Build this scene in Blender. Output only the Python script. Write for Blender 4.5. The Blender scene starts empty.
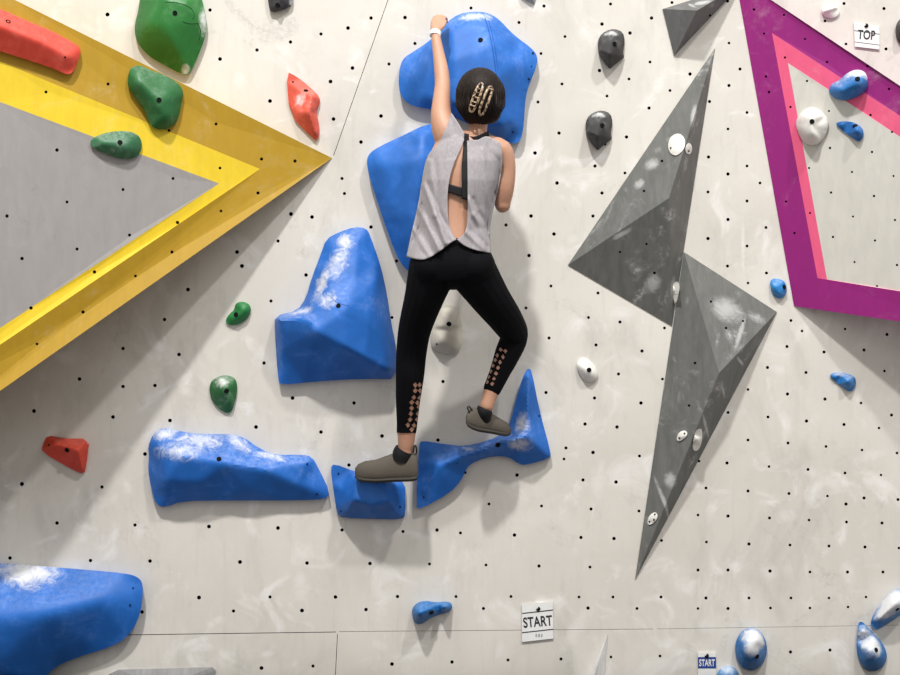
import bpy, bmesh, math, random
import numpy as np
from mathutils import Vector, Matrix
from mathutils.geometry import delaunay_2d_cdt

random.seed(7)
SC = bpy.context.scene
COL = SC.collection
D, F, ZC = 5.0, 1250.0, 1.344      # camera distance, focal length in pixels, camera height


def P(px, py, h=0.0):
    """point at distance h off the climbing wall, seen at photo pixel px,py"""
    d = (D - h) / F
    return Vector(((px - 450) * d, -h, ZC + (337.5 - py) * d))


# ------------------------------------------------------------------ materials
def nmat(name):
    m = bpy.data.materials.new(name)
    m.use_nodes = True
    nt = m.node_tree
    b = nt.nodes['Principled BSDF']
    return m, nt, b


def N(nt, typ, **kw):
    n = nt.nodes.new(typ)
    for k, v in kw.items():
        if k.startswith('i_'):
            n.inputs[int(k[2:])].default_value = v
        else:
            setattr(n, k, v)
    return n


def math_(nt, op, a, b=None, clamp=False):
    n = nt.nodes.new('ShaderNodeMath')
    n.operation = op
    n.use_clamp = clamp
    for i, v in enumerate((a, b)):
        if v is None:
            continue
        if isinstance(v, (int, float)):
            n.inputs[i].default_value = v
        else:
            nt.links.new(v, n.inputs[i])
    return n.outputs[0]


def noise(nt, vec, scale, detail=4, rough=.55, dist=0, stretch=None):
    if stretch:
        mp = N(nt, 'ShaderNodeMapping')
        mp.inputs['Scale'].default_value = stretch
        nt.links.new(vec, mp.inputs['Vector'])
        vec = mp.outputs[0]
    n = N(nt, 'ShaderNodeTexNoise')
    n.inputs['Scale'].default_value = scale
    n.inputs['Detail'].default_value = detail
    n.inputs['Roughness'].default_value = rough
    n.inputs['Distortion'].default_value = dist
    nt.links.new(vec, n.inputs['Vector'])
    return n.outputs['Fac']


def remap(nt, v, a, b, c=0., d=1.):
    n = N(nt, 'ShaderNodeMapRange')
    n.interpolation_type = 'SMOOTHSTEP'
    for i, x in enumerate((a, b, c, d)):
        n.inputs[i + 1].default_value = x
    nt.links.new(v, n.inputs[0])
    return n.outputs[0]


def mix(nt, fac, a, b):
    n = N(nt, 'ShaderNodeMix', data_type='RGBA')
    if isinstance(fac, (int, float)):
        n.inputs[0].default_value = fac
    else:
        nt.links.new(fac, n.inputs[0])
    for i, v in ((6, a), (7, b)):
        if isinstance(v, tuple):
            n.inputs[i].default_value = (*v, 1)
        else:
            nt.links.new(v, n.inputs[i])
    return n.outputs[2]


def bump(nt, b, height, strength=.2, dist=.004):
    n = N(nt, 'ShaderNodeBump')
    n.inputs['Strength'].default_value = strength
    n.inputs['Distance'].default_value = dist
    nt.links.new(height, n.inputs['Height'])
    nt.links.new(n.outputs[0], b.inputs['Normal'])


def patch_mask(nt, co, patches, grain, gain=1.0):
    """sum of soft chalk blots; patches = (centre, rx, rz, tilt)"""
    tot = None
    for (c, rx, rz, ang) in patches:
        mp = N(nt, 'ShaderNodeMapping', vector_type='TEXTURE')
        mp.inputs['Location'].default_value = c
        mp.inputs['Rotation'].default_value = (0, ang, 0)
        mp.inputs['Scale'].default_value = (rx, max(rx, rz), rz)
        nt.links.new(co, mp.inputs['Vector'])
        ln = N(nt, 'ShaderNodeVectorMath', operation='LENGTH')
        nt.links.new(mp.outputs[0], ln.inputs[0])
        v = remap(nt, ln.outputs['Value'], 0.0, 1.15, 1.0, 0.0)
        tot = v if tot is None else math_(nt, 'MAXIMUM', tot, v)
    v = math_(nt, 'ADD', math_(nt, 'MULTIPLY', tot, .95 * gain), math_(nt, 'MULTIPLY', math_(nt, 'SUBTRACT', grain, .5), 2.4))
    return math_(nt, 'MULTIPLY', remap(nt, v, .1, 1.35, 0, .9), remap(nt, tot, 0.0, .4), True)


def hold_mat(name, col, chalk=.25, patches=(), rough=.55, top=.3, spec=.4, chalkcol=(.72, .72, .71), fleck=None, pg=1.0):
    m, nt, b = nmat(name)
    tc = N(nt, 'ShaderNodeTexCoord').outputs['Object']
    n1 = noise(nt, tc, 9, 6, .6, .6)
    n2 = noise(nt, tc, 60, 5, .65)
    ge = N(nt, 'ShaderNodeNewGeometry')
    sx = N(nt, 'ShaderNodeSeparateXYZ')
    nt.links.new(ge.outputs['Normal'], sx.inputs[0])
    up = remap(nt, sx.outputs['Z'], .25, .95)
    fac = math_(nt, 'MULTIPLY', remap(nt, n1, .48, .8), chalk)
    grain = math_(nt, 'MULTIPLY', remap(nt, n2, .3, .7), 1.0)
    fac = math_(nt, 'ADD', math_(nt, 'MULTIPLY', fac, grain), math_(nt, 'MULTIPLY', math_(nt, 'MULTIPLY', up, top), grain))
    if patches:
        fac = math_(nt, 'MAXIMUM', fac, patch_mask(nt, tc, patches, noise(nt, tc, 24, 8, .75, 1.0), pg))
    dark = tuple(c * .78 for c in col)
    c0 = mix(nt, remap(nt, n1, .3, .7), dark, col)
    if fleck:
        c0 = mix(nt, remap(nt, n2, .58, .66), c0, fleck)
    c = mix(nt, math_(nt, 'MINIMUM', fac, .93), c0, chalkcol)
    nt.links.new(c, b.inputs['Base Color'])
    b.inputs['Roughness'].default_value = rough
    b.inputs['Specular IOR Level'].default_value = spec
    bump(nt, b, noise(nt, tc, 260, 3, .6), .25, .002)
    return m


def plain(name, col, rough=.6, metal=0, spec=.4, bscale=None, bstr=.2):
    m, nt, b = nmat(name)
    tc = N(nt, 'ShaderNodeTexCoord').outputs['Object']
    n1 = noise(nt, tc, 25, 4)
    nt.links.new(mix(nt, n1, tuple(c * .9 for c in col), tuple(min(1, c * 1.08) for c in col)), b.inputs['Base Color'])
    b.inputs['Roughness'].default_value = rough
    b.inputs['Metallic'].default_value = metal
    b.inputs['Specular IOR Level'].default_value = spec
    if bscale:
        bump(nt, b, noise(nt, tc, bscale, 3), bstr, .002)
    return m


def W(px, py):
    p = P(px, py)
    return (p.x, p.y, p.z)


def wall_mat():
    m, nt, b = nmat('painted_plywood')
    tc = N(nt, 'ShaderNodeTexCoord').outputs['Object']
    big = noise(nt, tc, 1.6, 5, .6, .3)
    mid = noise(nt, tc, 5.5, 7, .62, .9)
    streak = noise(nt, tc, 6, 5, .6, .3, (4.5, 1, .7))
    fine = noise(nt, tc, 60, 6, .7)
    c = mix(nt, remap(nt, big, .3, .72), (.575, .546, .497), (.655, .627, .578))
    c = mix(nt, math_(nt, 'MULTIPLY', remap(nt, streak, .5, .8), .26), c, (.42, .40, .36))
    scuff = math_(nt, 'MULTIPLY', remap(nt, noise(nt, tc, 3.2, 8, .7, 1.4), .56, .74), remap(nt, fine, .35, .65))
    c = mix(nt, math_(nt, 'MULTIPLY', scuff, .65), c, (.36, .35, .32))
    blot = remap(nt, noise(nt, tc, 2.3, 9, .66, .8, (1.5, 1, .8)), .5, .72)
    c = mix(nt, math_(nt, 'MULTIPLY', blot, .5), c, (.43, .415, .38))
    ch = math_(nt, 'MULTIPLY', remap(nt, mid, .52, .74), .8)
    pts = [(743, 185, 3, 48, 0), (745, 275, 4, 40, 0), (560, 190, 22, 12, .2), (600, 420, 14, 30, 0), (575, 570, 12, 50, .6),
           (588, 620, 14, 32, .5), (605, 640, 12, 20, .4), (655, 610, 9, 26, 0), (768, 512, 14, 14, 0), (848, 515, 12, 20, -.2),
           (745, 535, 10, 24, 0), (883, 565, 8, 18, .3), (715, 605, 12, 26, .2), (705, 565, 16, 14, 0), (245, 68, 12, 5, .7),
           (300, 45, 6, 28, -.5), (180, 300, 4, 16, -.6), (185, 330, 10, 8, 0), (345, 225, 12, 30, 0), (440, 560, 7, 16, -.4),
           (380, 585, 12, 8, .4), (75, 510, 14, 22, .3), (45, 480, 26, 5, -.35), (210, 565, 8, 9, .6), (780, 310, 18, 8, .3),
           (812, 412, 16, 9, .5), (870, 395, 22, 10, -.3), (560, 118, 14, 10, 0), (640, 300, 16, 6, .4), (540, 300, 18, 5, .6),
           (300, 520, 10, 14, 0), (170, 370, 8, 12, .6), (140, 470, 9, 20, .4), (635, 105, 12, 18, 0), (500, 590, 8, 14, .3),
           (560, 545, 5, 16, .3), (785, 455, 16, 14, .2), (660, 425, 8, 12, 0), (95, 45, 14, 30, .3), (240, 20, 12, 16, 0)]
    patches = [(W(x, y), a / 250, c_ / 250, t) for (x, y, a, c_, t) in pts]
    pm = math_(nt, 'MULTIPLY', patch_mask(nt, tc, patches, noise(nt, tc, 14, 9, .75, 1.2)), .6)
    c = mix(nt, math_(nt, 'MAXIMUM', ch, pm, True), c, (.76, .745, .725))
    nt.links.new(c, b.inputs['Base Color'])
    b.inputs['Roughness'].default_value = .72
    b.inputs['Specular IOR Level'].default_value = .25
    bump(nt, b, fine, .12, .002)
    return m


def vol_mat(name, col, scuffcol=(.62, .6, .56), amt=.3, dark=None, rough=.55, patches=(), grain=.06):
    m, nt, b = nmat(name)
    tc = N(nt, 'ShaderNodeTexCoord').outputs['Object']
    n1 = noise(nt, tc, 4.5, 8, .68, 1.1)
    n2 = noise(nt, tc, 40, 6, .7)
    st = noise(nt, tc, 9, 5, .6, .4, (4, 1, 1))
    c = mix(nt, remap(nt, st, .2, .85), tuple(x * (1 - grain) for x in col), tuple(min(1, x * (1 + grain)) for x in col))
    if dark:
        c = mix(nt, math_(nt, 'MULTIPLY', remap(nt, noise(nt, tc, 7, 6, .6, .8), .58, .75), .5), c, dark)
    f = math_(nt, 'MULTIPLY', math_(nt, 'MULTIPLY', remap(nt, n1, .52, .8), remap(nt, n2, .3, .7)), amt * 1.6)
    if patches:
        f = math_(nt, 'MAXIMUM', f, math_(nt, 'MULTIPLY', patch_mask(nt, tc, patches, noise(nt, tc, 20, 9, .75, 1.2), 1.4), .7))
    c = mix(nt, f, c, scuffcol)
    nt.links.new(c, b.inputs['Base Color'])
    b.inputs['Roughness'].default_value = rough
    b.inputs['Specular IOR Level'].default_value = .3
    bump(nt, b, n2, .1, .002)
    return m


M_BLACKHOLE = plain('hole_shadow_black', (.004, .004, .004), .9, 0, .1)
M_BOLT = plain('blackened_steel', (.005, .005, .006), .85, 0, .15)
M_SEAM = plain('seam_gap', (.03, .028, .025), .9, 0, .1)
M_WALL = wall_mat()


# ------------------------------------------------------------------ objects
def tag(o, label=None, cat=None, group=None, kind=None):
    if label: o['label'] = label
    if cat: o['category'] = cat
    if group: o['group'] = group
    if kind: o['kind'] = kind
    return o


def empty(name, loc):
    o = bpy.data.objects.new(name, None)
    o.empty_display_size = .05
    o.location = loc
    COL.objects.link(o)
    return o


def link_mesh(name, me, mats, parent=None, origin=None, sharp=None):
    if not isinstance(mats, (list, tuple)):
        mats = [mats]
    for m in mats:
        me.materials.append(m)
    me.name = name
    if origin is not None:
        me.transform(Matrix.Translation(-Vector(origin)))
    if sharp is not None:
        me.polygons.foreach_set('use_smooth', [True] * len(me.polygons))
        me.set_sharp_from_angle(angle=math.radians(sharp))
    o = bpy.data.objects.new(name, me)
    COL.objects.link(o)
    if origin is not None:
        o.location = origin
    if parent is not None:
        o.parent = parent
        if origin is not None:
            o.location = Vector(origin) - parent.matrix_world.translation if False else Vector(origin) - Vector(parent.location)
        else:
            o.location = -Vector(parent.location)
    me.update()
    return o


def bm_mesh(bm, name='m'):
    bmesh.ops.recalc_face_normals(bm, faces=bm.faces)
    me = bpy.data.meshes.new(name)
    bm.to_mesh(me)
    bm.free()
    return me


# ------------------------------------------------------------------ 2d helpers
def inside(p, poly):
    x, y = p
    r = False
    j = len(poly) - 1
    for i in range(len(poly)):
        xi, yi = poly[i]; xj, yj = poly[j]
        if (yi > y) != (yj > y) and x < (xj - xi) * (y - yi) / (yj - yi) + xi:
            r = not r
        j = i
    return r


def seg_dist(p, a, b):
    ax, ay = a; bx, by = b
    dx, dy = bx - ax, by - ay
    l2 = dx * dx + dy * dy
    t = 0 if l2 == 0 else max(0, min(1, ((p[0] - ax) * dx + (p[1] - ay) * dy) / l2))
    return math.hypot(p[0] - ax - t * dx, p[1] - ay - t * dy)


def chaikin(poly, n):
    for _ in range(n):
        q = []
        for i in range(len(poly)):
            a = poly[i]; b = poly[(i + 1) % len(poly)]
            q.append((a[0] * .75 + b[0] * .25, a[1] * .75 + b[1] * .25))
            q.append((a[0] * .25 + b[0] * .75, a[1] * .25 + b[1] * .75))
        poly = q
    return poly


def bary_h(p, tris):
    x, y = p
    best = None; bd = -1e9
    for (a, b, c) in tris:
        den = (b[1] - c[1]) * (a[0] - c[0]) + (c[0] - b[0]) * (a[1] - c[1])
        if abs(den) < 1e-9: continue
        u = ((b[1] - c[1]) * (x - c[0]) + (c[0] - b[0]) * (y - c[1])) / den
        v = ((c[1] - a[1]) * (x - c[0]) + (a[0] - c[0]) * (y - c[1])) / den
        w = 1 - u - v
        m = min(u, v, w)
        if m > bd:
            bd = m; best = u * a[2] + v * b[2] + w * c[2]
            if m >= 0: return best
    return best


# ------------------------------------------------------------------ drilled plates (wall and plywood volumes)
def plate(name, outer, hfunc, mats, holes=(), lines=(), regions=(), r=1.75, thick=None, parent=None, origin=None, hole_mi=None, seams=(), depth=.03):
    """flat or folded plywood sheet, drilled; regions = (polygon, material index)"""
    V, E = [], []

    def loop(pts):
        b = len(V)
        V.extend(Vector(p) for p in pts)
        for i in range(len(pts)):
            E.append((b + i, b + (i + 1) % len(pts)))
    loop(outer)
    for pl, _ in regions: loop(pl)
    for ln in lines:
        b = len(V)
        V.extend(Vector(p) for p in ln)
        for i in range(len(ln) - 1): E.append((b + i, b + i + 1))
    circ = []
    for (cx, cy) in holes:
        rr = r * (1.12 - .3 * min(1, max(0, cx / 900)) if thick else 1) * random.uniform(.9, 1.15)
        ring = [(cx + rr * math.cos(a * math.pi / 5), cy + rr * math.sin(a * math.pi / 5)) for a in range(10)]
        circ.append((cx, cy, rr)); loop(ring)
    slots = []
    for (a, b_, w) in seams:
        a = Vector(a); b_ = Vector(b_)
        d = (b_ - a).normalized(); n = Vector((-d.y, d.x)) * w * .5
        q = [tuple(a + n), tuple(b_ + n), tuple(b_ - n), tuple(a - n)]
        slots.append(q); loop(q)
    vo, eo, fo, *_ = delaunay_2d_cdt(V, E, [], 0, 1e-4)
    bm = bmesh.new()
    vs = [bm.verts.new(P(v.x, v.y, hfunc(v.x, v.y))) for v in vo]
    cells = {}
    for (cx, cy, rr) in circ:
        cells.setdefault((int(cx // 20), int(cy // 20)), []).append((cx, cy, rr))
    holef = []
    dark = hole_mi if hole_mi is not None else len(mats) - 1
    for f in fo:
        cx = sum(vo[i].x for i in f) / len(f); cy = sum(vo[i].y for i in f) / len(f)
        if not inside((cx, cy), outer): continue
        ishole = False
        gx, gy = int(cx // 20), int(cy // 20)
        for ax in (-1, 0, 1):
            for ay in (-1, 0, 1):
                for (hx, hy, rr) in cells.get((gx + ax, gy + ay), ()):
                    if math.hypot(cx - hx, cy - hy) < rr * .98: ishole = True
        sl = any(inside((cx, cy), q) for q in slots)
        fc = bm.faces.new([vs[i] for i in f])
        mi = 0
        for pl, k in regions:
            if inside((cx, cy), pl): mi = k
        fc.material_index = mi
        if ishole or sl: holef.append(fc)
    # sides and back close the shell
    rim = set(v for e in bm.edges if len(e.link_faces) == 1 for v in e.verts)
    lut = {tuple(round(c, 6) for c in vert.co): (v.x, v.y) for v, vert in zip(vo, vs) if vert in rim}
    ocx = sum(q[0] for q in outer) / len(outer); ocy = sum(q[1] for q in outer) / len(outer)
    edges = [e for e in bm.edges if len(e.link_faces) == 1]
    ext = bmesh.ops.extrude_edge_only(bm, edges=edges)
    for v in [g for g in ext['geom'] if isinstance(g, bmesh.types.BMVert)]:
        if thick is None:           # plywood volumes: the sides slope in towards the wall
            x, y = lut[tuple(round(c, 6) for c in v.co)]
            q = P(x + (ocx - x) * .006, y + (ocy - y) * .006, .0005)
            v.co = q
        else:
            v.co.y += thick
    for fc in [g for g in ext['geom'] if isinstance(g, bmesh.types.BMFace)]: fc.material_index = 0
    bmesh.ops.holes_fill(bm, edges=[e for e in bm.edges if len(e.link_faces) == 1], sides=0)
    # holes sunk into the sheet
    if holef:
        ext = bmesh.ops.extrude_face_region(bm, geom=holef)
        nv = [g for g in ext['geom'] if isinstance(g, bmesh.types.BMVert)]
        nf = [g for g in ext['geom'] if isinstance(g, bmesh.types.BMFace)]
        bmesh.ops.delete(bm, geom=[f for f in holef if f.is_valid], context='FACES_ONLY')
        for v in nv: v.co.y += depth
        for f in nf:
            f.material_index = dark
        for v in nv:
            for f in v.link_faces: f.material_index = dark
    bmesh.ops.recalc_face_normals(bm, faces=bm.faces)
    loose = [v for v in bm.verts if not v.link_faces]
    bmesh.ops.delete(bm, geom=loose, context='VERTS')
    me = bpy.data.meshes.new(name)
    bm.to_mesh(me); bm.free()
    return link_mesh(name, me, mats, parent, origin)


# ------------------------------------------------------------------ moulded holds
def bolt_on(obj, px, py, r=.0095, name='bolt'):
    """bolt head with a hex socket at the point of obj seen at px,py"""
    me = obj.data
    off = Vector(obj.location)
    best = None; bd = 1e9
    for v in me.vertices:
        w = v.co + off
        d = D + w.y
        qx = 450 + w.x / d * F; qy = 337.5 - (w.z - ZC) / d * F
        dd = (qx - px) ** 2 + (qy - py) ** 2 - (3 if v.normal.y < -.2 else 0)
        if dd < bd: bd = dd; best = (w, Vector(v.normal))
    w, n = best
    if n.y > 0: n = -n
    h = -w.y
    c = P(px, py, h)
    bm = bmesh.new()
    prof = [(r, -.006), (r, .0018), (r * .85, .0026), (r * .55, .0026), (r * .5, .0014), (0, 0)]
    seg = 12
    rings = []
    for (rr, z) in prof[:-1]:
        rings.append([bm.verts.new((rr * math.cos(a * 2 * math.pi / seg), rr * math.sin(a * 2 * math.pi / seg), z)) for a in range(seg)])
    for a, b in zip(rings, rings[1:]):
        for i in range(seg):
            bm.faces.new((a[i], a[(i + 1) % seg], b[(i + 1) % seg], b[i]))
    bm.faces.new(rings[-1])
    q = Vector((0, 0, 1)).rotation_difference(n).to_matrix().to_4x4()
    bm.transform(q)
    me2 = bm_mesh(bm, name)
    o = link_mesh(name, me2, M_BOLT, None, None)
    o.parent = obj
    o.location = c - off + n * .0009
    return o


def hold(name, label, outline, feats, matf, base=None, edge=.02, grid=3.0, smooth=2, rnd=2, dome=1.0, group=None, cat='climbing hold',
         ridges=(), bolts=(), screws=(), sharp=38, skirt_h=.5, wob=0.0):
    """moulded hold: outline in photo pixels on the wall, height field through feature points (px,py,h) and ridge chains"""
    base = base or (lambda x, y: 0.0)
    ol = chaikin(list(outline), rnd)
    # coarse surface
    V = [Vector(p) for p in ol]; H = [edge] * len(ol)
    E = [(i, (i + 1) % len(ol)) for i in range(len(ol))]
    for rd in ridges:
        b = len(V)
        for (x, y, h) in rd: V.append(Vector((x, y))); H.append(h)
        for i in range(len(rd) - 1): E.append((b + i, b + i + 1))
    for (x, y, h) in feats:
        V.append(Vector((x, y))); H.append(h)
    vo, eo, fo, ov, *_ = delaunay_2d_cdt(V, E, [], 0, 1e-3)
    hh = [max([H[k] for k in o] or [edge]) if o else edge for o in ov]
    # crossing points without source: take nearest source
    for i, o in enumerate(ov):
        if not o:
            hh[i] = min(((V[k] - vo[i]).length, H[k]) for k in range(len(V)))[1]
    tris = []
    for f in fo:
        c = (sum(vo[i].x for i in f) / 3, sum(vo[i].y for i in f) / 3)
        if inside(c, ol): tris.append(tuple((vo[i].x, vo[i].y, hh[i]) for i in f))
    hmax = max(H)
    # fine mesh
    step = grid
    dense = []
    for i in range(len(ol)):
        a = ol[i]; b = ol[(i + 1) % len(ol)]
        n = max(1, int(math.hypot(b[0] - a[0], b[1] - a[1]) / step + .5))
        for k in range(n): dense.append((a[0] + (b[0] - a[0]) * k / n, a[1] + (b[1] - a[1]) * k / n))
    x0 = min(p[0] for p in dense); x1 = max(p[0] for p in dense)
    y0 = min(p[1] for p in dense); y1 = max(p[1] for p in dense)
    pts = []
    row = 0
    y = y0
    while y < y1:
        x = x0 + (step * .5 if row % 2 else 0)
        while x < x1:
            p = (x, y)
            if inside(p, dense):
                dm = min(seg_dist(p, dense[i], dense[(i + 1) % len(dense)]) for i in range(len(dense)))
                if dm > step * .55: pts.append(p)
            x += step
        y += step * .866; row += 1
    nb = len(dense)
    V2 = [Vector(p) for p in dense + pts]
    E2 = [(i, (i + 1) % nb) for i in range(nb)]
    vo, eo, fo, ov, *_ = delaunay_2d_cdt(V2, E2, [], 0, 1e-4)
    isb = [any(k < nb for k in o) for o in ov]
    h = []
    for v, bnd in zip(vo, isb):
        q = edge if bnd else bary_h((v.x, v.y), tris)
        if dome != 1.0 and q > edge and hmax > edge:
            t = (q - edge) / (hmax - edge)
            q = edge + (hmax - edge) * (1 - (1 - min(1, t)) ** dome)
        h.append(q)
    fs = [f for f in fo if inside((sum(vo[i].x for i in f) / 3, sum(vo[i].y for i in f) / 3), dense)]
    nbr = [set() for _ in vo]
    for f in fs:
        for a in f:
            for b in f:
                if a != b: nbr[a].add(b)
    for _ in range(smooth):
        h2 = list(h)
        for i in range(len(vo)):
            if not isb[i] and nbr[i]:
                h2[i] = .4 * h[i] + .6 * sum(h[k] for k in nbr[i]) / len(nbr[i])
        h = h2
    bm = bmesh.new()
    vs = []
    for v, q, bnd in zip(vo, h, isb):
        if wob and not bnd: q += wob * math.sin(v.x * .5 + 1.3 * math.sin(v.y * .31)) * math.sin(v.y * .43)
        vs.append(bm.verts.new(P(v.x, v.y, base(v.x, v.y) + q)))
    for f in fs:
        bm.faces.new([vs[i] for i in f])
    edges = [e for e in bm.edges if len(e.link_faces) == 1]
    info = {}
    for v, vert in zip(vo, vs): info[vert] = (v.x, v.y)
    cx = sum(p[0] for p in dense) / nb; cy = sum(p[1] for p in dense) / nb
    ext = bmesh.ops.extrude_edge_only(bm, edges=edges)
    ev = [g for g in ext['geom'] if isinstance(g, bmesh.types.BMVert)]
    kd = [(vert.co.copy(), xy) for vert, xy in info.items() if vert.is_valid and any(len(e.link_faces) > 0 for e in vert.link_edges)]
    lut = {tuple(round(c, 6) for c in co): xy for co, xy in kd}
    for v in ev:
        xy = lut.get(tuple(round(c, 6) for c in v.co))
        if xy is None: continue
        v.co = P(xy[0], xy[1], base(xy[0], xy[1]) - .0001)
    # back face closes the shell
    be = [e for e in bm.edges if len(e.link_faces) == 1]
    bmesh.ops.holes_fill(bm, edges=be, sides=0)
    me = bm_mesh(bm, name)
    org = P(cx, cy, base(cx, cy))
    mat = matf(org) if callable(matf) else matf
    o = link_mesh(name, me, mat, None, org, sharp)
    tag(o, label, cat, group)
    for (bx, by) in bolts: bolt_on(o, bx, by)
    for (bx, by) in screws: bolt_on(o, bx, by, .0035, 'screw')
    return o


def HM(name, col, chalk=.25, patches=(), **kw):
    """material maker: chalk patches given as photo pixels (px,py,h,rx_px,ry_px,tilt)"""
    def f(org):
        pp = []
        for (x, y, h, rx, ry, t) in patches:
            c = P(x, y, h) - Vector(org)
            pp.append((tuple(c), rx / 250, ry / 250, t))
        return hold_mat(name, col, chalk, pp, **kw)
    return f


BLUE = (.012, .138, .53)
SBLUE = (.015, .16, .46)
GREEN = (.018, .135, .035)
RED = (.66, .062, .03)

# ================================================================== the room
WALL_HOLES = [(107.5,14.5),(220,59),(257,50),(290.5,42),(321,34),(348,28),(371,18),(405,17.5),(415,43.5),(389,64),(352.5,68),
(330.5,81.5),(270,101),(333.5,119),(381,116),(361,142),(471,8),(544,6),(519,22.5),(565,36.5),(541,53.5),(562,84),(538,102),
(559,133),(535,153),(610.5,4),(602,24),(630,33),(651.5,18),(672,2.5),(650,62),(629,79),(670,90.5),(607,96),(649,108),
(599.5,70.5),(626.5,137),(605,144),(595,166),(727.5,1),(729,43),(740,69),(690,74),(729,85.5),(709.5,101.5),(747,112.5),
(728,129),(708.5,157),(747,166),(844,3.5),(884,8.5),(825,21),(846,44),(886,49),(188,289.5),(164.5,319.5),(342,178.5),
(344.5,193.5),(291,214),(312,217),(278,241),(237,252),(242,266),(371,227),(396.5,261),(306,275),(271,301),(392,317.5),
(557,183),(602,193),(593,216),(531,216),(506,225),(554,234),(529,255.5),(551,286),(526,308),(598,293),(588.5,317.5),(620,322),
(664.5,328),(549,338),(625,173),(728,174),(760,183),(708,192),(747,201),(728,219.5),(766,227.5),(708,238.5),(747,246),
(727.5,266),(766.5,273),(748,283),(791,320.5),(802,331),(845,329),(887,334.5),(123,348.5),(79.5,379),(34,411),(179,354.5),
(155,385.5),(113,417),(170,420.5),(22,484),(102,487),(145,454),(123,386.5),(264,363),(292.5,398),(354,403),(321,432),(256,427),
(382,436),(349,465),(438,440),(443,381.5),(596,345),(642,351),(618.5,374),(594.5,398),(546,392.5),(641,403),(585,424),(617,427),
(593,452.5),(639.5,456),(583,480),(616,482),(517,475),(489,504),(541.5,506),(566,448),(564,459),(465,472.5),(662.5,379),
(787,346.5),(824,352),(864,350),(884.5,371),(767.5,367.5),(806,372.5),(748,389.5),(787.5,394),(825,399),(861,403),(891.5,415),
(728,412.5),(768,417),(806.5,421),(844,424.5),(879,428),(748,440),(788,443),(826,446.5),(862,450),(897,453),(727,463),
(769,466.5),(808,469.5),(845,473),(881,475),(706,488),(748,491),(789,493.5),(827.5,496),(864,498),(898,499.5),(846,504),
(699,461),(57,523),(135,525),(209,526.5),(10,558),(90.5,560.5),(150,561),(199,597.5),(278,528),(342,530),(403,531.5),
(240,562),(307,563),(370,563.5),(429.5,564),(270,597),(335.5,597),(397.5,596.5),(233.5,611),(302,610.5),(366,609.5),
(261.5,668),(313,666),(392,664),(460.5,533),(514.5,535),(591,509),(639,511),(581,537.5),(614,538.5),(661.5,540.5),
(486,565),(539,566),(590,567),(456,596.5),(511,596.5),(579,597),(613,597),(661,597),(483.5,608.5),(588,608),(637,608.5),
(452,662),(508,660),(561,659),(611,657),(660,656),(698,515),(728,516),(769.5,518),(809,520),(846.5,522),(882,523),
(706.5,542),(749,544),(790,545),(829,546),(865,547),(899,548),(698,570),(728,570),(770,571),(810,572),(847.5,572),(883,572),
(706,598),(749,598),(791,598),(829,598),(866,597),(698,608.5),(728,608.5),(770.5,608),(810,608),(848,607),(790.5,652),(830,650),
(437,530),(142,612),(210,10),(236,-20),(300,-15),(500,-14),(560,-20),(620,-18),(700,-25),(830,-22),(880,-18)]
# the same drilling goes on past the photo's edges
for gy in range(-90, 720, 42):
    for gx in (-160, -125, -90, -50, 935, 970, 1005, 1045):
        WALL_HOLES.append((gx + (18 if (gy // 42) % 2 else 0) * (1 if gx < 0 else -1), gy + random.uniform(-3, 3)))
for gx in range(-20, 930, 44):
    for gy in (-105, -70):
        WALL_HOLES.append((gx + (20 if gy == -70 else 0), gy))
SEAMS = [((333.6, 155.5), (389, -3), .6), ((76, 635.6), (336, 632.0), .7), ((339, 631.6), (653, 629.0), .4),
         ((657, 628.9), (905, 625), .3), ((337.5, 634), (334.6, 690), .6)]
wall = plate('wall_back', [(-220, -160), (1120, -160), (1120, 734), (-220, 734)], lambda x, y: 0.0, [M_WALL, M_BLACKHOLE],
             WALL_HOLES, seams=SEAMS, thick=.06, origin=P(450, 734), depth=.02)
# (thin groove floors share the dark backing of the holes)
tag(wall, 'off-white painted plywood climbing wall drilled with bolt holes', 'wall', kind='structure')

bm = bmesh.new()
bmesh.ops.create_grid(bm, x_segments=4, y_segments=4, size=1)
bm.transform(Matrix.Translation((0, -3.2, -.245)) @ Matrix.Diagonal((3.4, 3.4, 1, 1)))
fl = link_mesh('floor', bm_mesh(bm), plain('floor_grey', (.25, .24, .23), .8), None, (0, -3.2, -.245))
tag(fl, 'grey hall floor under the crash mat', 'floor', kind='structure')

# crash mat: its near-black top edge is the dark line along the bottom of the photo
bm = bmesh.new()
bmesh.ops.create_cube(bm, size=1, matrix=Matrix.Translation((0, -1.65, -.1035)) @ Matrix.Diagonal((5.6, 3.0, .283, 1)))
bmesh.ops.bevel(bm, geom=list(bm.edges), offset=.02, segments=3, affect='EDGES')
mt = link_mesh('crash_mat', bm_mesh(bm), plain('mat_vinyl', (.035, .018, .02), .5), None, (0, -1.65, -.245), 40)
tag(mt, 'dark maroon crash mat lying along the foot of the climbing wall', 'crash mat')

# ================================================================== plywood volumes
def tri_h(tris):
    return lambda x, y: max(0.0, bary_h((x, y), tris))

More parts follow.
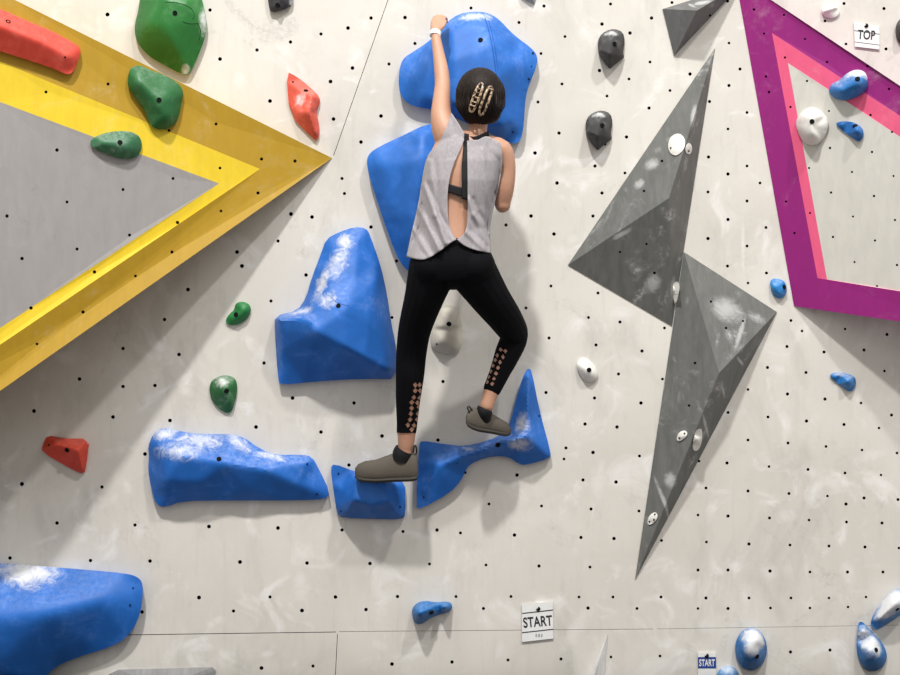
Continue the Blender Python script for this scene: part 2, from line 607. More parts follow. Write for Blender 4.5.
M_OCHRE = vol_mat('ochre_paint', (.39, .235, .014), (.6, .5, .34), .3)
M_YEL = vol_mat('yellow_paint', (.67, .48, .02), (.75, .65, .42), .2)
M_GRY = vol_mat('grey_paint', (.285, .27, .262), (.42, .41, .40), .25, (.19, .18, .18))
YK = .00142
yh = lambda x, y: max(0.0, (332 - x) * YK) + .002
YL = -110
y_out = [(332, 158), (15, 0), (YL, -60), (YL, 468)]
y_mid = [(260, 169), (0, 61.5), (YL + .1, 16), (YL + .1, 419)]
y_in = [(219, 183.5), (0, 102), (YL + .2, 61), (YL + .2, 400.5)]
YH = [(108,84),(46,92),(169,130.5),(216,124),(57,150),(220,168),(261.5,159),(295,161),(7,216),(67,202),(123,189.5),(173,178.5),
      (129.5,235),(77,249),(22,258.5),(94.5,272),(177.5,222.5),(221,211),(135.5,276),(83,312),(31,308),(172,252),(258,193),(37,344),
      (-30,170),(-60,260),(-40,330),(-70,120)]
yv = plate('climbing_volume', y_out, yh, [M_OCHRE, M_YEL, M_GRY, M_BLACKHOLE], YH, regions=[(y_mid, 1), (y_in, 2)], origin=P(110, 200), depth=.012, r=1.6)
tag(yv, 'big wedge volume painted in ochre, yellow and grey chevrons at the left', 'climbing volume')

M_PUR = vol_mat('purple_paint', (.26, .011, .16), (.55, .32, .42), .35)
M_PINK = vol_mat('pink_paint', (.72, .10, .21), (.8, .45, .5), .2)
M_BEI = vol_mat('beige_paint', (.57, .55, .50), (.70, .69, .66), .4, (.44, .42, .39))
PRX = 985
def puh(x, y):
    d = (x - 739.5 - .1775 * y) * .985
    return max(0.0, d * .0020) + .002
p_out = [(735.3, -24), (PRX, 142.5), (PRX, 334), (794, 306)]
p_pin = [(772, 33), (900, 115.7), (PRX - .1, 171), (PRX - .1, 305), (817.5, 278)]
p_inn = [(788, 63), (900, 136.7), (PRX - .2, 192.5), (PRX - .2, 304.8), (900, 291.15), (827, 279.38)]
PH = [(754,9.5),(784,15),(764,33.5),(805,39),(785,57.5),(827,62),(867.5,66),(889,89),(766,76.5),(769,92),(790.5,107),(807,81),
      (829,111),(870.5,115),(892,132),(830,148),(872,152),(809,168),(810,213),(852,172),(831,192.5),(874,196),(893.5,176),(853,216.5),
      (895,220),(833,237),(875,240.5),(854.5,262),(897,265),(877,286),(786,201.5),(794.5,233),(920,150),(935,200),(930,250)]
pv = plate('climbing_volume', p_out, puh, [M_PUR, M_PINK, M_BEI, M_BLACKHOLE], PH, regions=[(p_pin, 1), (p_inn, 2)], origin=P(850, 180), depth=.012, r=1.2)
tag(pv, 'big triangular volume painted purple and pink around a beige centre', 'climbing volume')

gp = lambda *l: [(W(x, y), a / 250, b / 250, t) for (x, y, a, b, t) in l]
def grey_volume(name, label, corners, apex, holes, patches=(), col=(.128, .13, .122), amt=1.1, extra=None):
    tris = []
    n = len(corners)
    for i in range(n):
        a = corners[i]; b = corners[(i + 1) % n]
        tris.append(((a[0], a[1], .004), (b[0], b[1], .004), apex))
    lines = [[(c[0], c[1]), (apex[0], apex[1])] for c in corners]
    cx = sum(c[0] for c in corners) / n; cy = sum(c[1] for c in corners) / n
    org = P(cx, cy)
    pp = [((W(x, y)[0] - org.x, -.06, W(x, y)[2] - org.z), a / 250, b / 250, t) for (x, y, a, b, t) in patches]
    m = vol_mat(name + '_paint', col, (.55, .55, .54), amt, (.10, .10, .10), .5, pp, .2)
    o = plate('climbing_volume', corners, tri_h(tris), [m, M_BLACKHOLE], holes, lines=lines, origin=org, depth=.01, r=1.3)
    tag(o, label, 'climbing volume', 'grey angular volumes')
    return o, tri_h(tris)

GA, gah = grey_volume('grey_upper', 'upper grey pyramid volume of the lightning-shaped pair, with its point at the top',
                 [(715, 48), (568, 265), (672, 326)], (669, 198, .17), [(644,191),(620,252),(646.5,244),(654.5,273),(662,161)],
                 [(648, 165, 12, 10, 0), (636, 185, 9, 8, 0), (646, 236, 9, 9, 0), (650, 285, 12, 16, .4), (672, 290, 5, 20, 0), (620, 235, 20, 4, -.5),
                  (669, 185, 3, 26, .25), (690, 120, 4, 20, .2), (652, 150, 10, 8, 0), (655, 210, 18, 3, -.55)])
GB, gbh = grey_volume('grey_lower', 'lower grey pyramid volume of the lightning-shaped pair, tapering to a point at the bottom',
                 [(684, 252), (635, 580), (777, 312)], (719, 373, .16), [(711,301.5),(743,321),(726,328),(695,363),(689,405.5)],
                 [(740, 290, 10, 16, .6), (755, 318, 16, 8, .5), (710, 345, 4, 22, .35), (735, 335, 4, 30, .4), (695, 372, 14, 8, 0), (668, 478, 9, 12, 0),
                  (716, 384, 2.5, 22, -.45), (700, 420, 3, 30, -.42), (735, 360, 16, 2.5, .7), (684, 300, 5, 10, 0), (725, 310, 26, 18, .4), (662, 500, 3, 40, -.35)])
GC, gch = grey_volume('grey_top', 'small dark grey pyramid volume at the top edge, above the tall grey spike',
                 [(662.5, 9), (674, 56), (742, -16)], (697, 10.5, .13), [(710, 15.5)], [(700, 8, 14, 6, 0), (690, 12, 3, 14, -.5)], (.12, .12, .12), .3)
GD, gdh = grey_volume('grey_low_left', 'flat grey volume peeking out at the bottom edge beside the large blue hold',
                 [(109, 674), (119, 669.5), (212, 667), (216, 670.5), (206, 712), (120, 712)], (162, 688, .03), [], [(195, 670, 14, 3, 0)], (.30, .30, .30), .3)
GE, geh = grey_volume('grey_chalky', 'narrow chalk-covered pointed volume at the bottom edge right of the black START sign',
                 [(608, 633), (576, 706), (602, 706)], (594, 676, .05), [], [(590, 665, 14, 30, .5), (588, 650, 10, 20, .5), (582, 685, 8, 16, .4)], (.74, .73, .72), .2)
GF, gfh = grey_volume('grey_tip', 'tip of a grey volume cut by the top edge, above the top blue hold',
                 [(534.5, 4.5), (517, -4), (530, -40), (545, -35)], (530, -10, .05), [], [], (.3, .3, .3), .3)

def rpx(r, h): return r * (D - h) / F


def tube(bm, pts, n=16, caps=True):
    """pts: (px,py,h,r_px) or (px,py,h,r_px,depth_m): tapered limb following the points"""
    cs = [P(p[0], p[1], p[2]) for p in pts]
    ra = [rpx(p[3], p[2]) for p in pts]
    rd = [p[4] if len(p) > 4 else rpx(p[3], p[2]) for p in pts]
    # catmull-rom refinement
    def cr(a, b, c, d, t): return .5 * ((2 * b) + (c - a) * t + (2 * a - 5 * b + 4 * c - d) * t * t + (3 * b - a - 3 * c + d) * t ** 3)
    C, A, B = [], [], []
    for i in range(len(cs) - 1):
        i0, i3 = max(0, i - 1), min(len(cs) - 1, i + 2)
        for k in range(4):
            t = k / 4
            C.append(cr(cs[i0], cs[i], cs[i + 1], cs[i3], t)); A.append(cr(ra[i0], ra[i], ra[i + 1], ra[i3], t)); B.append(cr(rd[i0], rd[i], rd[i + 1], rd[i3], t))
    C.append(cs[-1]); A.append(ra[-1]); B.append(rd[-1])
    if caps:
        t0 = (C[0] - C[1]).normalized(); t1 = (C[-1] - C[-2]).normalized()
        m0 = min(A[0], B[0]); m1 = min(A[-1], B[-1])
        pre = [(C[0] + t0 * m0 * s, A[0] * k, B[0] * k) for s, k in ((.95, .3), (.7, .7), (.38, .92))]
        post = [(C[-1] + t1 * m1 * s, A[-1] * k, B[-1] * k) for s, k in ((.38, .92), (.7, .7), (.95, .3))]
        C = [p[0] for p in pre] + C + [p[0] for p in post]
        A = [p[1] for p in pre] + A + [p[1] for p in post]
        B = [p[2] for p in pre] + B + [p[2] for p in post]
    rings = []
    prev = None
    for i, c in enumerate(C):
        t = (C[min(i + 1, len(C) - 1)] - C[max(i - 1, 0)]).normalized()
        dep = Vector((0, -1, 0)) if prev is None else prev
        if prev is None and abs(t.y) > .9: dep = Vector((0, 0, 1))
        dep = (dep - t * dep.dot(t)).normalized(); prev = dep
        lat = t.cross(dep)
        rings.append([bm.verts.new(c + lat * A[i] * math.cos(2 * math.pi * k / n) + dep * B[i] * math.sin(2 * math.pi * k / n)) for k in range(n)])
    for a, b in zip(rings, rings[1:]):
        for k in range(n): bm.faces.new((a[k], a[(k + 1) % n], b[(k + 1) % n], b[k]))
    bm.faces.new(rings[0][::-1]); bm.faces.new(rings[-1])


def resample(pts, n):
    P2 = [Vector(p) for p in pts]
    # smooth curve through points, even arc length
    out = []
    for i in range(len(P2) - 1):
        a = P2[max(0, i - 1)]; b = P2[i]; c = P2[i + 1]; d = P2[min(len(P2) - 1, i + 2)]
        for k in range(12):
            t = k / 12
            out.append(.5 * ((2 * b) + (c - a) * t + (2 * a - 5 * b + 4 * c - d) * t * t + (3 * b - a - 3 * c + d) * t ** 3))
    out.append(P2[-1])
    L = [0]
    for a, b in zip(out, out[1:]): L.append(L[-1] + (b - a).length)
    res = []
    for k in range(n):
        s = L[-1] * k / (n - 1)
        j = 0
        while j < len(L) - 2 and L[j + 1] < s: j += 1
        t = (s - L[j]) / max(1e-9, L[j + 1] - L[j])
        res.append(out[j].lerp(out[j + 1], t))
    return res


# ================================================================== blue macro holds
G_BIG = 'big blue macro holds'
mush = hold('climbing_hold', 'large mushroom-shaped blue hold at the top that the climber grips',
     [(398.5, 88), (399, 70), (403, 58), (413, 52), (431, 40), (446, 23), (457, 14.5), (471, 11.5), (486, 12), (498, 18), (513, 34.5), (531, 47.5), (538, 56),
      (536, 69), (529, 84), (525, 101), (524, 124), (521, 141), (513, 144.5), (496, 136), (465, 122), (432, 109), (415, 107), (403, 100)],
     [(415, 75, .075), (425, 60, .08), (428, 95, .075), (512, 120, .09), (530, 60, .05), (515, 65, .10), (510, 95, .10)],
     HM('blue_macro', BLUE, .12, [(476, 17, .07, 26, 9, 0)], top=.12),
     edge=.04, smooth=2, ridges=[[(450, 30, .11), (452, 60, .16), (455, 105, .17)], [(470, 22, .11), (486, 22, .11), (491, 45, .17), (497, 80, .18), (500, 125, .13)],
                       [(431, 48, .07), (433, 75, .085), (432, 100, .07)]],
     bolts=[(480.5, 40)], screws=[(533, 53), (531, 66.5), (529, 79), (513, 132)], group=G_BIG)
# the crease is drawn as a dark tube, its shade put in the colour
hold('climbing_hold', 'smooth blue hold partly hidden behind the back and left arm of the climber',
     [(366.5, 165), (368, 154), (380, 146), (404, 135), (427, 123.5), (446, 124), (452, 150), (450, 200), (436, 250), (416, 276), (410, 273), (401, 264), (393, 247),
      (383, 219), (372, 185)],
     [(385, 165, .09), (395, 210, .10), (440, 170, .08)],
     HM('blue_macro', BLUE, .06, top=.08), edge=.05, smooth=3, dome=1.3, ridges=[[(422, 132, .10), (420, 160, .15), (416, 220, .14), (411, 262, .07)]], group=G_BIG)
tall = hold('climbing_hold', 'tall angular blue hold with a ledge and a chalky shoulder, left of the climber',
     [(339, 232), (354, 227), (366, 228), (370, 235), (381, 266), (387, 294), (391, 322), (396, 345), (397, 379), (372, 379), (344, 379.6), (311, 382),
      (280.5, 385), (278, 379), (274.5, 330), (275, 315.5), (297, 311), (306.5, 297), (312, 277), (320.5, 255), (326, 239)],
     [(357, 240, .07), (372, 285, .11), (380, 330, .12), (345, 310, .19), (280, 332, .115), (281, 350, .085), (283.5, 370, .055), (355, 280, .13)],
     HM('blue_macro', BLUE, .15, [(322, 285, .10, 11, 34, .32), (338, 262, .10, 15, 30, .3), (345, 242, .07, 16, 14, .3), (300, 311, .10, 26, 7, -.1), (328, 300, .15, 18, 14, 0)], top=.25),
     edge=.035, smooth=1, ridges=[[(277, 318, .12), (296, 318, .17), (311, 320, .20), (316, 331, .205), (345, 346, .19), (387, 370, .12)],
                       [(312, 314, .17), (328, 285, .14), (338, 258, .10), (348, 238, .07)], [(387, 370, .12), (388, 330, .08), (378, 275, .07)]],
     rnd=1, bolts=[(338.5, 306)], sharp=32, group=G_BIG)
hold('climbing_hold', 'long blue hold with a chalky top, left of the standing foot',
     [(148, 446.5), (149, 456), (148, 470), (151, 488), (156.5, 505), (165, 507.5), (182, 501), (227, 500.5), (302, 500.5), (326, 499), (330, 492), (319, 469),
      (312, 456.6), (302, 454.5), (276, 455), (261, 449.5), (242, 436), (227, 434), (196, 434), (177.6, 430.6), (162, 427.5), (153, 434)],
     [(305, 462, .08), (285, 463, .085), (200, 482, .11), (250, 490, .08)],
     HM('blue_macro', BLUE, .15, [(165, 433, .06, 22, 12, 0), (200, 440, .06, 40, 13, .05), (238, 443, .07, 26, 10, .5), (270, 456, .07, 30, 6, .2), (185, 450, .07, 40, 14, 0)], top=.2),
     edge=.035, smooth=2, ridges=[[(159, 448, .10), (180, 455, .14), (227, 463, .135), (264, 469, .12), (300, 485, .08), (325, 496, .04)],
                       [(159, 448, .10), (166, 480, .115), (168, 500, .06)]],
     rnd=1, bolts=[(219, 459)], screws=[(307, 464), (317, 494)], sharp=32, group=G_BIG)
hold('climbing_hold', 'small square blue hold under the standing foot of the climber',
     [(330.5, 468), (334, 463.5), (356, 472), (385, 477), (405, 478), (406, 515), (401, 519.5), (375, 519), (342, 518), (337, 513.5), (333, 488)],
     [(342, 490, .06), (399, 498, .06), (371, 480, .13), (371, 505, .145), (372, 515, .10)],
     HM('blue_macro', BLUE, .05, top=.06), edge=.03, smooth=1, rnd=1, grid=2.5,
     ridges=[[(356, 477, .125), (354, 500, .15), (347, 513, .08)], [(386, 480, .125), (389, 501, .15), (397, 513, .08)]],
     screws=[(338.5, 473.5), (400, 507), (341, 511)], sharp=32, group=G_BIG)
hold('climbing_hold', 'bow-tie shaped blue hold with a narrow bar and a pointed fin, under the raised foot',
     [(419, 444), (422, 440.5), (444, 444), (464.5, 446.4), (487.6, 441), (508, 431), (511, 419), (519, 388), (525, 372), (528.6, 368), (532, 372), (539.6, 411),
      (551, 453), (550, 458.5), (525, 465.5), (518, 463.5), (509, 457), (493, 456), (476, 461), (467, 467), (461.6, 480), (450, 493), (420, 509.5), (416, 506)],
     [(432, 455, .05), (428, 490, .05), (445, 478, .06), (529, 380, .045), (535, 420, .07)],
     HM('blue_macro', BLUE, .12, [(522, 425, .09, 13, 18, 0), (520, 445, .1, 18, 12, 0), (466, 448, .06, 12, 4, .2)], top=.15),
     edge=.03, smooth=1, rnd=1, grid=2.5,
     ridges=[[(440, 466, .085), (462, 456, .085), (484, 450, .095), (504, 442, .11), (519, 438, .12), (527, 436, .13)], [(527, 436, .13), (528, 400, .08), (528.5, 378, .045)],
             [(527, 436, .13), (546, 454, .05)]],
     bolts=[(498, 445)], screws=[(424, 497), (539, 416), (457, 463)], sharp=32, group=G_BIG)
hold('climbing_hold', 'large smooth blue hold cut by the lower left corner, white chalk on top',
     [(-110, 575), (-60, 562), (0, 563), (40, 566), (90, 570), (128, 573.5), (140, 578), (143.5, 587), (141, 612), (134, 628), (124, 640), (108, 648), (75, 658), (50, 669),
      (30, 700), (-60, 705), (-110, 690)],
     [(-20, 620, .24), (50, 612, .19), (100, 600, .12), (0, 660, .17)],
     HM('blue_macro', BLUE, .12, [(28, 572, .08, 48, 22, .06)], top=.10, pg=1.3), edge=.05, smooth=6, dome=1.3, grid=4,
     bolts=[], screws=[(123, 588), (133, 588), (130, 605)], group=G_BIG)

def crease_shade(obj, pts, r, m, name='crease_shade', sink=0.0):
    """thin moulded groove following the surface of obj"""
    off = Vector(obj.location)
    vv = [(v.co + off, v.normal) for v in obj.data.vertices if v.normal.y < -.05]
    pr = [(450 + w.x / (D + w.y) * F, 337.5 - (w.z - ZC) / (D + w.y) * F, -w.y) for w, n in vv]
    L = []
    for p in resample(pts, max(6, len(pts) * 6)):
        ds = sorted(((a - p.x) ** 2 + (b - p.y) ** 2 + .05, h) for a, b, h in pr)[:4]
        h = sum(h_ / d for d, h_ in ds) / sum(1 / d for d, h_ in ds)
        L.append((p.x, p.y, h - sink, r))
    bm = bmesh.new(); tube(bm, L, 6)
    o = link_mesh(name, bm_mesh(bm), m, None, None, 60)
    o.parent = obj; o.location = -off
    return o


# ================================================================== small holds
SB = 'small blue holds'
ell = lambda cx, cy, rx, ry, n=10, t=0: [(cx + rx * math.cos(a * 2 * math.pi / n) * math.cos(t) - ry * math.sin(a * 2 * math.pi / n) * math.sin(t),
                                       cy + rx * math.cos(a * 2 * math.pi / n) * math.sin(t) + ry * math.sin(a * 2 * math.pi / n) * math.cos(t)) for a in range(n)]
hold('climbing_hold', 'blue two-lobed peg hold low on the wall, left of the black START sign',
     [(412, 616), (412, 608), (418, 602), (427, 600.5), (436, 602.5), (449, 601), (453, 606), (450, 612), (438, 615), (430, 618), (424, 623), (416, 625)],
     [(419, 613, .12), (444, 607, .08), (430, 609, .065)], HM('blue_small', SBLUE, .2, top=.1), edge=.015, grid=1.6, smooth=3, dome=2, bolts=[(431.5, 612.5)], group=SB)
hold('climbing_hold', 'blue two-tone hold with a pale chalky top, on the pink stripe',
     [(828, 92), (831, 84), (840, 80), (847.5, 72.5), (857, 69), (866, 72), (868.5, 82), (865, 93), (848, 101), (835, 99)],
     [(857, 82, .07), (842, 90, .06)], HM('blue_small', SBLUE, .2, [(858, 73, .22, 24, 12, .1)], top=.6, pg=1.5), base=puh, edge=.012, grid=1.6, smooth=2, dome=1.8, bolts=[(857.5, 79)], group=SB)
hold('climbing_hold', 'small dark blue teardrop hold right of the round white hold',
     [(834, 124), (841, 121), (855, 122), (863.5, 129), (863.5, 137), (859, 142.5), (850, 136.5)],
     [(857, 130, .045), (842, 124.5, .02)], HM('blue_small', (.012, .13, .42), .1, top=.1), base=puh, edge=.008, grid=1.5, smooth=1, dome=1.5, bolts=[(855, 126)], group=SB)
hold('climbing_hold', 'small ribbed blue hold beside the left corner of the purple volume',
     [(770, 286), (770.5, 280), (775, 278), (785, 280.5), (787.5, 291), (783, 299), (774, 297)],
     [(779, 288, .04)], HM('blue_small', (.02, .22, .58), .25, top=.3), edge=.01, grid=1.3, smooth=1, dome=2, wob=.003, bolts=[(784, 287)], group=SB)
hold('climbing_hold', 'small blue wedge hold below the purple volume',
     [(828.5, 376), (835, 371.5), (854, 375), (856.5, 382), (853, 391.5), (847, 391), (837.5, 383)],
     [(848, 381, .05), (835, 377, .02)], HM('blue_small', (.015, .17, .48), .35, [(840, 374, .02, 10, 4, .1)], top=.4), edge=.008, grid=1.3, smooth=1, dome=1.5, wob=.002, group=SB)
hold('climbing_hold', 'round blue hold with a white chalked crown, right of the blue START sign',
     ell(751, 649, 16.5, 22, 12), [(751, 647, .10), (757, 640, .085)],
     HM('blue_small', SBLUE, .4, [(757, 638, .08, 24, 17, .3), (754, 648, .1, 14, 16, 0)], top=.6, pg=1.7), edge=.015, grid=1.6, smooth=2, dome=2.2, bolts=[(757, 656.5)], group=SB)
hold('climbing_hold', 'blue pointed drop-shaped hold with chalk, near the lower right corner',
     [(857, 632), (859.5, 619), (869, 628), (883, 643), (888, 656), (883, 668), (872.5, 672), (862, 667.5), (856, 651)],
     [(872, 652, .085), (862, 632, .035)], HM('blue_small', SBLUE, .3, [(870, 642, .06, 16, 24, -.6), (878, 650, .07, 12, 12, 0)], top=.4, pg=1.6), edge=.012, grid=1.6, smooth=2, dome=1.8, bolts=[(876, 650)], group=SB)
hold('climbing_hold', 'white chalked blue hold cut by the right edge, above the drop-shaped hold',
     [(869.5, 624), (875, 611), (887, 594), (898, 588), (910, 591), (913, 606), (898, 617), (883, 627), (875, 630.5)],
     [(895, 604, .10), (880, 618, .06)], HM('blue_small', SBLUE, .4, [(889, 601, .08, 36, 24, -.7), (882, 610, .08, 26, 16, -.7)], top=.6, pg=1.7), edge=.012, grid=1.6, smooth=2, dome=1.8, bolts=[(897, 609)], group=SB)
hold('climbing_hold', 'chalky pale blue hold cut by the bottom edge beside the blue START sign',
     ell(728, 678, 12, 13, 10), [(728, 676, .05)], HM('blue_small', (.1, .28, .55), .9, [(727, 669, .03, 12, 8, 0)], top=.7), edge=.012, grid=1.8, smooth=2, dome=2, group=SB)

GR = 'green holds'
leaf = hold('climbing_hold', 'large green leaf-shaped hold cut by the top edge, above the yellow volume',
     [(141, -8), (138, 12), (135, 23), (134.5, 33), (138, 44), (147.5, 55), (160, 63), (187, 77), (193, 67), (200, 52), (206, 35), (207, 22), (204, 6), (198, -14), (170, -24)],
     [(165, 25, .12), (150, 25, .09), (183, 62, .05)],
     HM('green_hold', (.02, .17, .03), .15, [(203, 20, .05, 5, 26, 0), (185, 70, .03, 6, 10, .4)], top=.1, rough=.4), edge=.025, grid=2.5, smooth=3, dome=1.4,
     ridges=[[(168, 0, .12), (185, 3, .10), (193, 12, .075), (192, 20, .07)], [(182, 22, .095), (196, 23, .065), (200, 33, .045)]], bolts=[(175, 13)], group=GR)
hold('climbing_hold', 'green kidney-shaped hold with a chalky rim on the ochre stripe',
     [(131, 67), (140, 65), (150, 70), (165, 75), (178, 82.5), (184, 92), (181.5, 103), (179, 118), (172.5, 127), (160, 130.5), (150.5, 126), (146, 112.5), (135, 97), (127.5, 87), (128, 75)],
     [(160, 102, .075), (140, 82, .06), (165, 115, .06)], HM('green_hold', GREEN, .2, [(160, 74, .18, 22, 5, .35), (181, 90, .18, 4, 12, -.2), (150, 74, .2, 14, 8, .4)], top=.2, rough=.45),
     base=yh, edge=.02, grid=2, smooth=3, dome=1.6, bolts=[(159, 100)], group=GR)
hold('climbing_hold', 'flat oval green hold at the edge of the grey and yellow paint',
     [(89.5, 142.5), (94, 137), (107.5, 132), (125, 130.5), (137, 133.5), (142, 141), (141.5, 151), (135.5, 158), (122.5, 159.5), (105, 153.5), (93.5, 148.5)],
     [(125, 145, .05), (105, 143, .04)], HM('green_hold', (.03, .14, .06), .45, [(113, 136, .24, 22, 5, -.1)], top=.3, rough=.45), base=yh, edge=.015, grid=1.8, smooth=2, dome=1.7, bolts=[(120, 142.5)], group=GR)
hold('climbing_hold', 'small bright green bean-shaped hold left of the tall angular blue hold',
     [(225.5, 320), (229, 314), (234.5, 310), (235, 304), (241, 301), (249, 303.5), (251.5, 310), (248, 318), (240, 324), (231, 325.5), (226.5, 323.5)],
     [(243, 310, .04), (235, 318, .03)], HM('green_hold', (.015, .19, .045), .1, top=.1), edge=.01, grid=1.4, smooth=2, dome=1.8, bolts=[(236, 314.5)], group=GR)
hold('climbing_hold', 'chalk-topped green drop hold above the long blue hold',
     [(209, 390), (211, 380.5), (222, 374.5), (236.5, 377), (237.5, 394), (231, 415), (219, 409.5), (211.5, 400)],
     [(224, 388, .06), (230, 402, .035)], HM('green_hold', GREEN, .4, [(221, 381, .04, 14, 10, .2)], top=.4), edge=.01, grid=1.6, smooth=2, dome=1.5, bolts=[(226.5, 391)], group=GR)

RD = 'red holds'
hold('climbing_hold', 'long red bar-shaped hold on the ochre stripe at the left edge',
     [(-45, -6), (0, 8.5), (22.5, 19), (50, 30), (75, 43.5), (81, 49), (79.5, 58), (73, 72.5), (67, 75), (50, 67), (0, 51), (-45, 38)],
     [(66, 57, .055)], HM('red_hold', (.66, .062, .036), .12, [(25, 20, .28, 60, 4, .45)], top=.12), base=yh, edge=.025, grid=2.5, smooth=2, rnd=1,
     ridges=[[(-40, 15, .07), (5, 27, .07), (40, 41, .065), (70, 56, .055)]], bolts=[(8, 22)], screws=[(65, 57)], group=RD)
hold('climbing_hold', 'red angular fin-shaped hold above the point of the yellow volume',
     [(286, 71), (297.5, 77), (310, 87), (320, 97), (319.5, 105), (316, 112), (319.5, 125), (318.5, 141), (312, 138), (289.5, 114.5)],
     [(298, 90, .03)], HM('red_hold', (.72, .10, .06), .3, [(300, 100, .03, 10, 12, .3)], top=.2), edge=.012, grid=1.6, smooth=1, rnd=1, ridges=[[(312, 96, .06), (309, 112, .075), (315, 132, .04)], [(309, 112, .075), (296, 112, .03)]],
     bolts=[(306, 91)], screws=[(293, 82)], group=RD)
hold('climbing_hold', 'red wedge hold alone at the lower left, above the large blue corner hold',
     [(41.5, 452), (42.5, 445), (47.5, 435), (64, 438.5), (89.5, 438.5), (87, 461), (84.5, 475), (72, 469.5)],
     [(52, 446, .04)], HM('red_hold', RED, .08, top=.1), edge=.012, grid=1.8, smooth=1, rnd=1, ridges=[[(55, 444, .05), (78, 450, .075), (82, 468, .04)], [(78, 450, .075), (88, 440, .03)]],
     bolts=[(67, 450)], screws=[(49, 445)], group=RD)

BK = 'black holds'
bo = [(597.5, 45), (599, 37), (605, 31), (614.5, 28.5), (623, 32), (625, 41), (623, 52.5), (624.5, 57), (621, 60), (613, 66), (610, 69), (606.5, 65.5), (598.5, 55)]
for k, (ox, oy) in enumerate(((0, 0), (-12.3, 81.5))):
    hold('climbing_hold', ['dark grey skull-shaped hold, the upper of the two left of the grey spike', 'dark grey skull-shaped hold, the lower of the two left of the grey spike'][k],
         [(x + ox, y + oy) for x, y in bo], [(611 + ox, 40 + oy, .075), (603 + ox, 45 + oy, .06), (619 + ox, 45 + oy, .055)],
         HM('black_hold', (.046, .044, .044), .15, [(610 + ox, 33 + oy, .04, 12, 6, 0)], top=.12, rough=.7), edge=.012, grid=1.5, smooth=1, dome=1.3, rnd=1,
         ridges=[[(600 + ox, 51 + oy, .06), (609 + ox, 54 + oy, .085), (621 + ox, 57 + oy, .03)], [(609 + ox, 54 + oy, .085), (610 + ox, 65 + oy, .03)]], bolts=[(614.5 + ox, 44 + oy)], group=BK)
hold('climbing_hold', 'small black block hold cut by the top edge, above the red fin hold',
     [(267, -12), (292, -12), (293, 2), (289, 8), (271.5, 13.5), (268.5, 6)], [(280, -2, .05), (278, 7, .045)], HM('black_hold', (.03, .03, .035), .1, [(292, 2, .03, 5, 6, 0)], top=.1), edge=.02, grid=1.6, smooth=1, rnd=1, bolts=[(277.5, 5)], group=BK)
hold('climbing_hold', 'black hold cut by the right edge beside the TOP sign', ell(904, 31, 9, 14, 10), [(904, 30, .06)], HM('black_hold', (.04, .04, .04), .1, top=.1), base=None, edge=.012, grid=1.8, smooth=2, dome=2, group=BK)

WH = 'white holds'
WC = (.80, .78, .73)
wm = lambda: HM('white_hold', WC, .2, top=.1, chalkcol=(.8, .8, .78))
hold('climbing_hold', 'small white oval hold left of the TOP sign', ell(830.5, 10.8, 9.5, 7.6, 10, .1), [(830, 9, .035)], wm(), edge=.01, grid=1.3, smooth=1, dome=1.8,
     ridges=[[(823, 12, .02), (829, 13, .018), (838, 7, .02)]], group=WH)
hold('climbing_hold', 'round white knob hold with a dimple on the pink-edged beige panel',
     [(795.5, 126), (797, 117), (805, 108.5), (815, 107), (825.5, 114.5), (829.5, 123), (825.5, 135), (819, 144.5), (811, 146), (802, 141.5)],
     [(812, 130, .075), (812, 118, .07)], wm(), base=puh, edge=.012, grid=1.5, smooth=2, dome=2, ridges=[[(815, 126, .045), (815.5, 129, .04)]], bolts=[(812, 121.5)], group=WH)
hold('climbing_hold', 'small white oval hold right of the bow-tie blue hold and left of the grey spike',
     [(576.5, 361), (582, 357), (590, 360), (598, 370), (598, 379), (590, 383.5), (582, 378.5), (577, 369)], [(587, 370, .045)], wm(), edge=.01, grid=1.4, smooth=2, dome=2, bolts=[(589, 370)], group=WH)
hold('climbing_hold', 'cream hold seen between the legs of the climber',
     [(430, 331), (438, 312), (446, 304), (455.5, 307), (461.5, 318), (463, 338), (461, 348), (455.5, 355), (441, 353.5), (431, 349)],
     [(449, 325, .075), (443, 340, .06)], HM('white_hold', (.62, .58, .49), .2, top=.1), edge=.012, grid=1.6, smooth=2, dome=1.8, ridges=[[(450, 330, .05), (452, 335, .045)]], bolts=[(449, 324)], screws=[(437, 344)], group=WH)
hold('climbing_hold', 'white rounded foothold, the larger of two near the tip of the upper grey volume',
     [(667.5, 146), (670, 136.5), (679, 132.5), (685.5, 139), (684.5, 149), (677, 156), (670.5, 154)], [(677, 144, .022)], wm(), base=gah, edge=.007, grid=1.4, smooth=1, dome=2, screws=[(671, 148)], group=WH)
hold('climbing_hold', 'small white foothold, the smaller of two near the tip of the upper grey volume',
     [(685, 147.5), (688.5, 141.5), (692.8, 147), (691, 154.5), (686, 153.5)], [(689, 148, .014)], wm(), base=gah, edge=.006, grid=1.1, smooth=1, dome=2, screws=[(688.5, 151)], group=WH)
hold('climbing_hold', 'narrow white chip where the two lightning-shaped grey volumes meet',
     [(672.5, 291), (673, 283), (678.5, 281), (680, 288), (677.5, 299), (674.5, 306)], [(676, 290, .028)], wm(), base=lambda x, y: max(gah(x, y), gbh(x, y) if x > 690 else 0), edge=.006, grid=1.1, smooth=1, dome=2, group=WH)
hold('climbing_hold', 'small white foothold with two screws on the left face of the lower grey volume',
     [(676, 439), (679, 432), (685, 430), (688, 433), (685.5, 438), (679, 441.8)], [(682, 436, .014)], wm(), base=gbh, edge=.006, grid=1.1, smooth=1, dome=2, screws=[(679.5, 438), (684.5, 433.5)], group=WH)
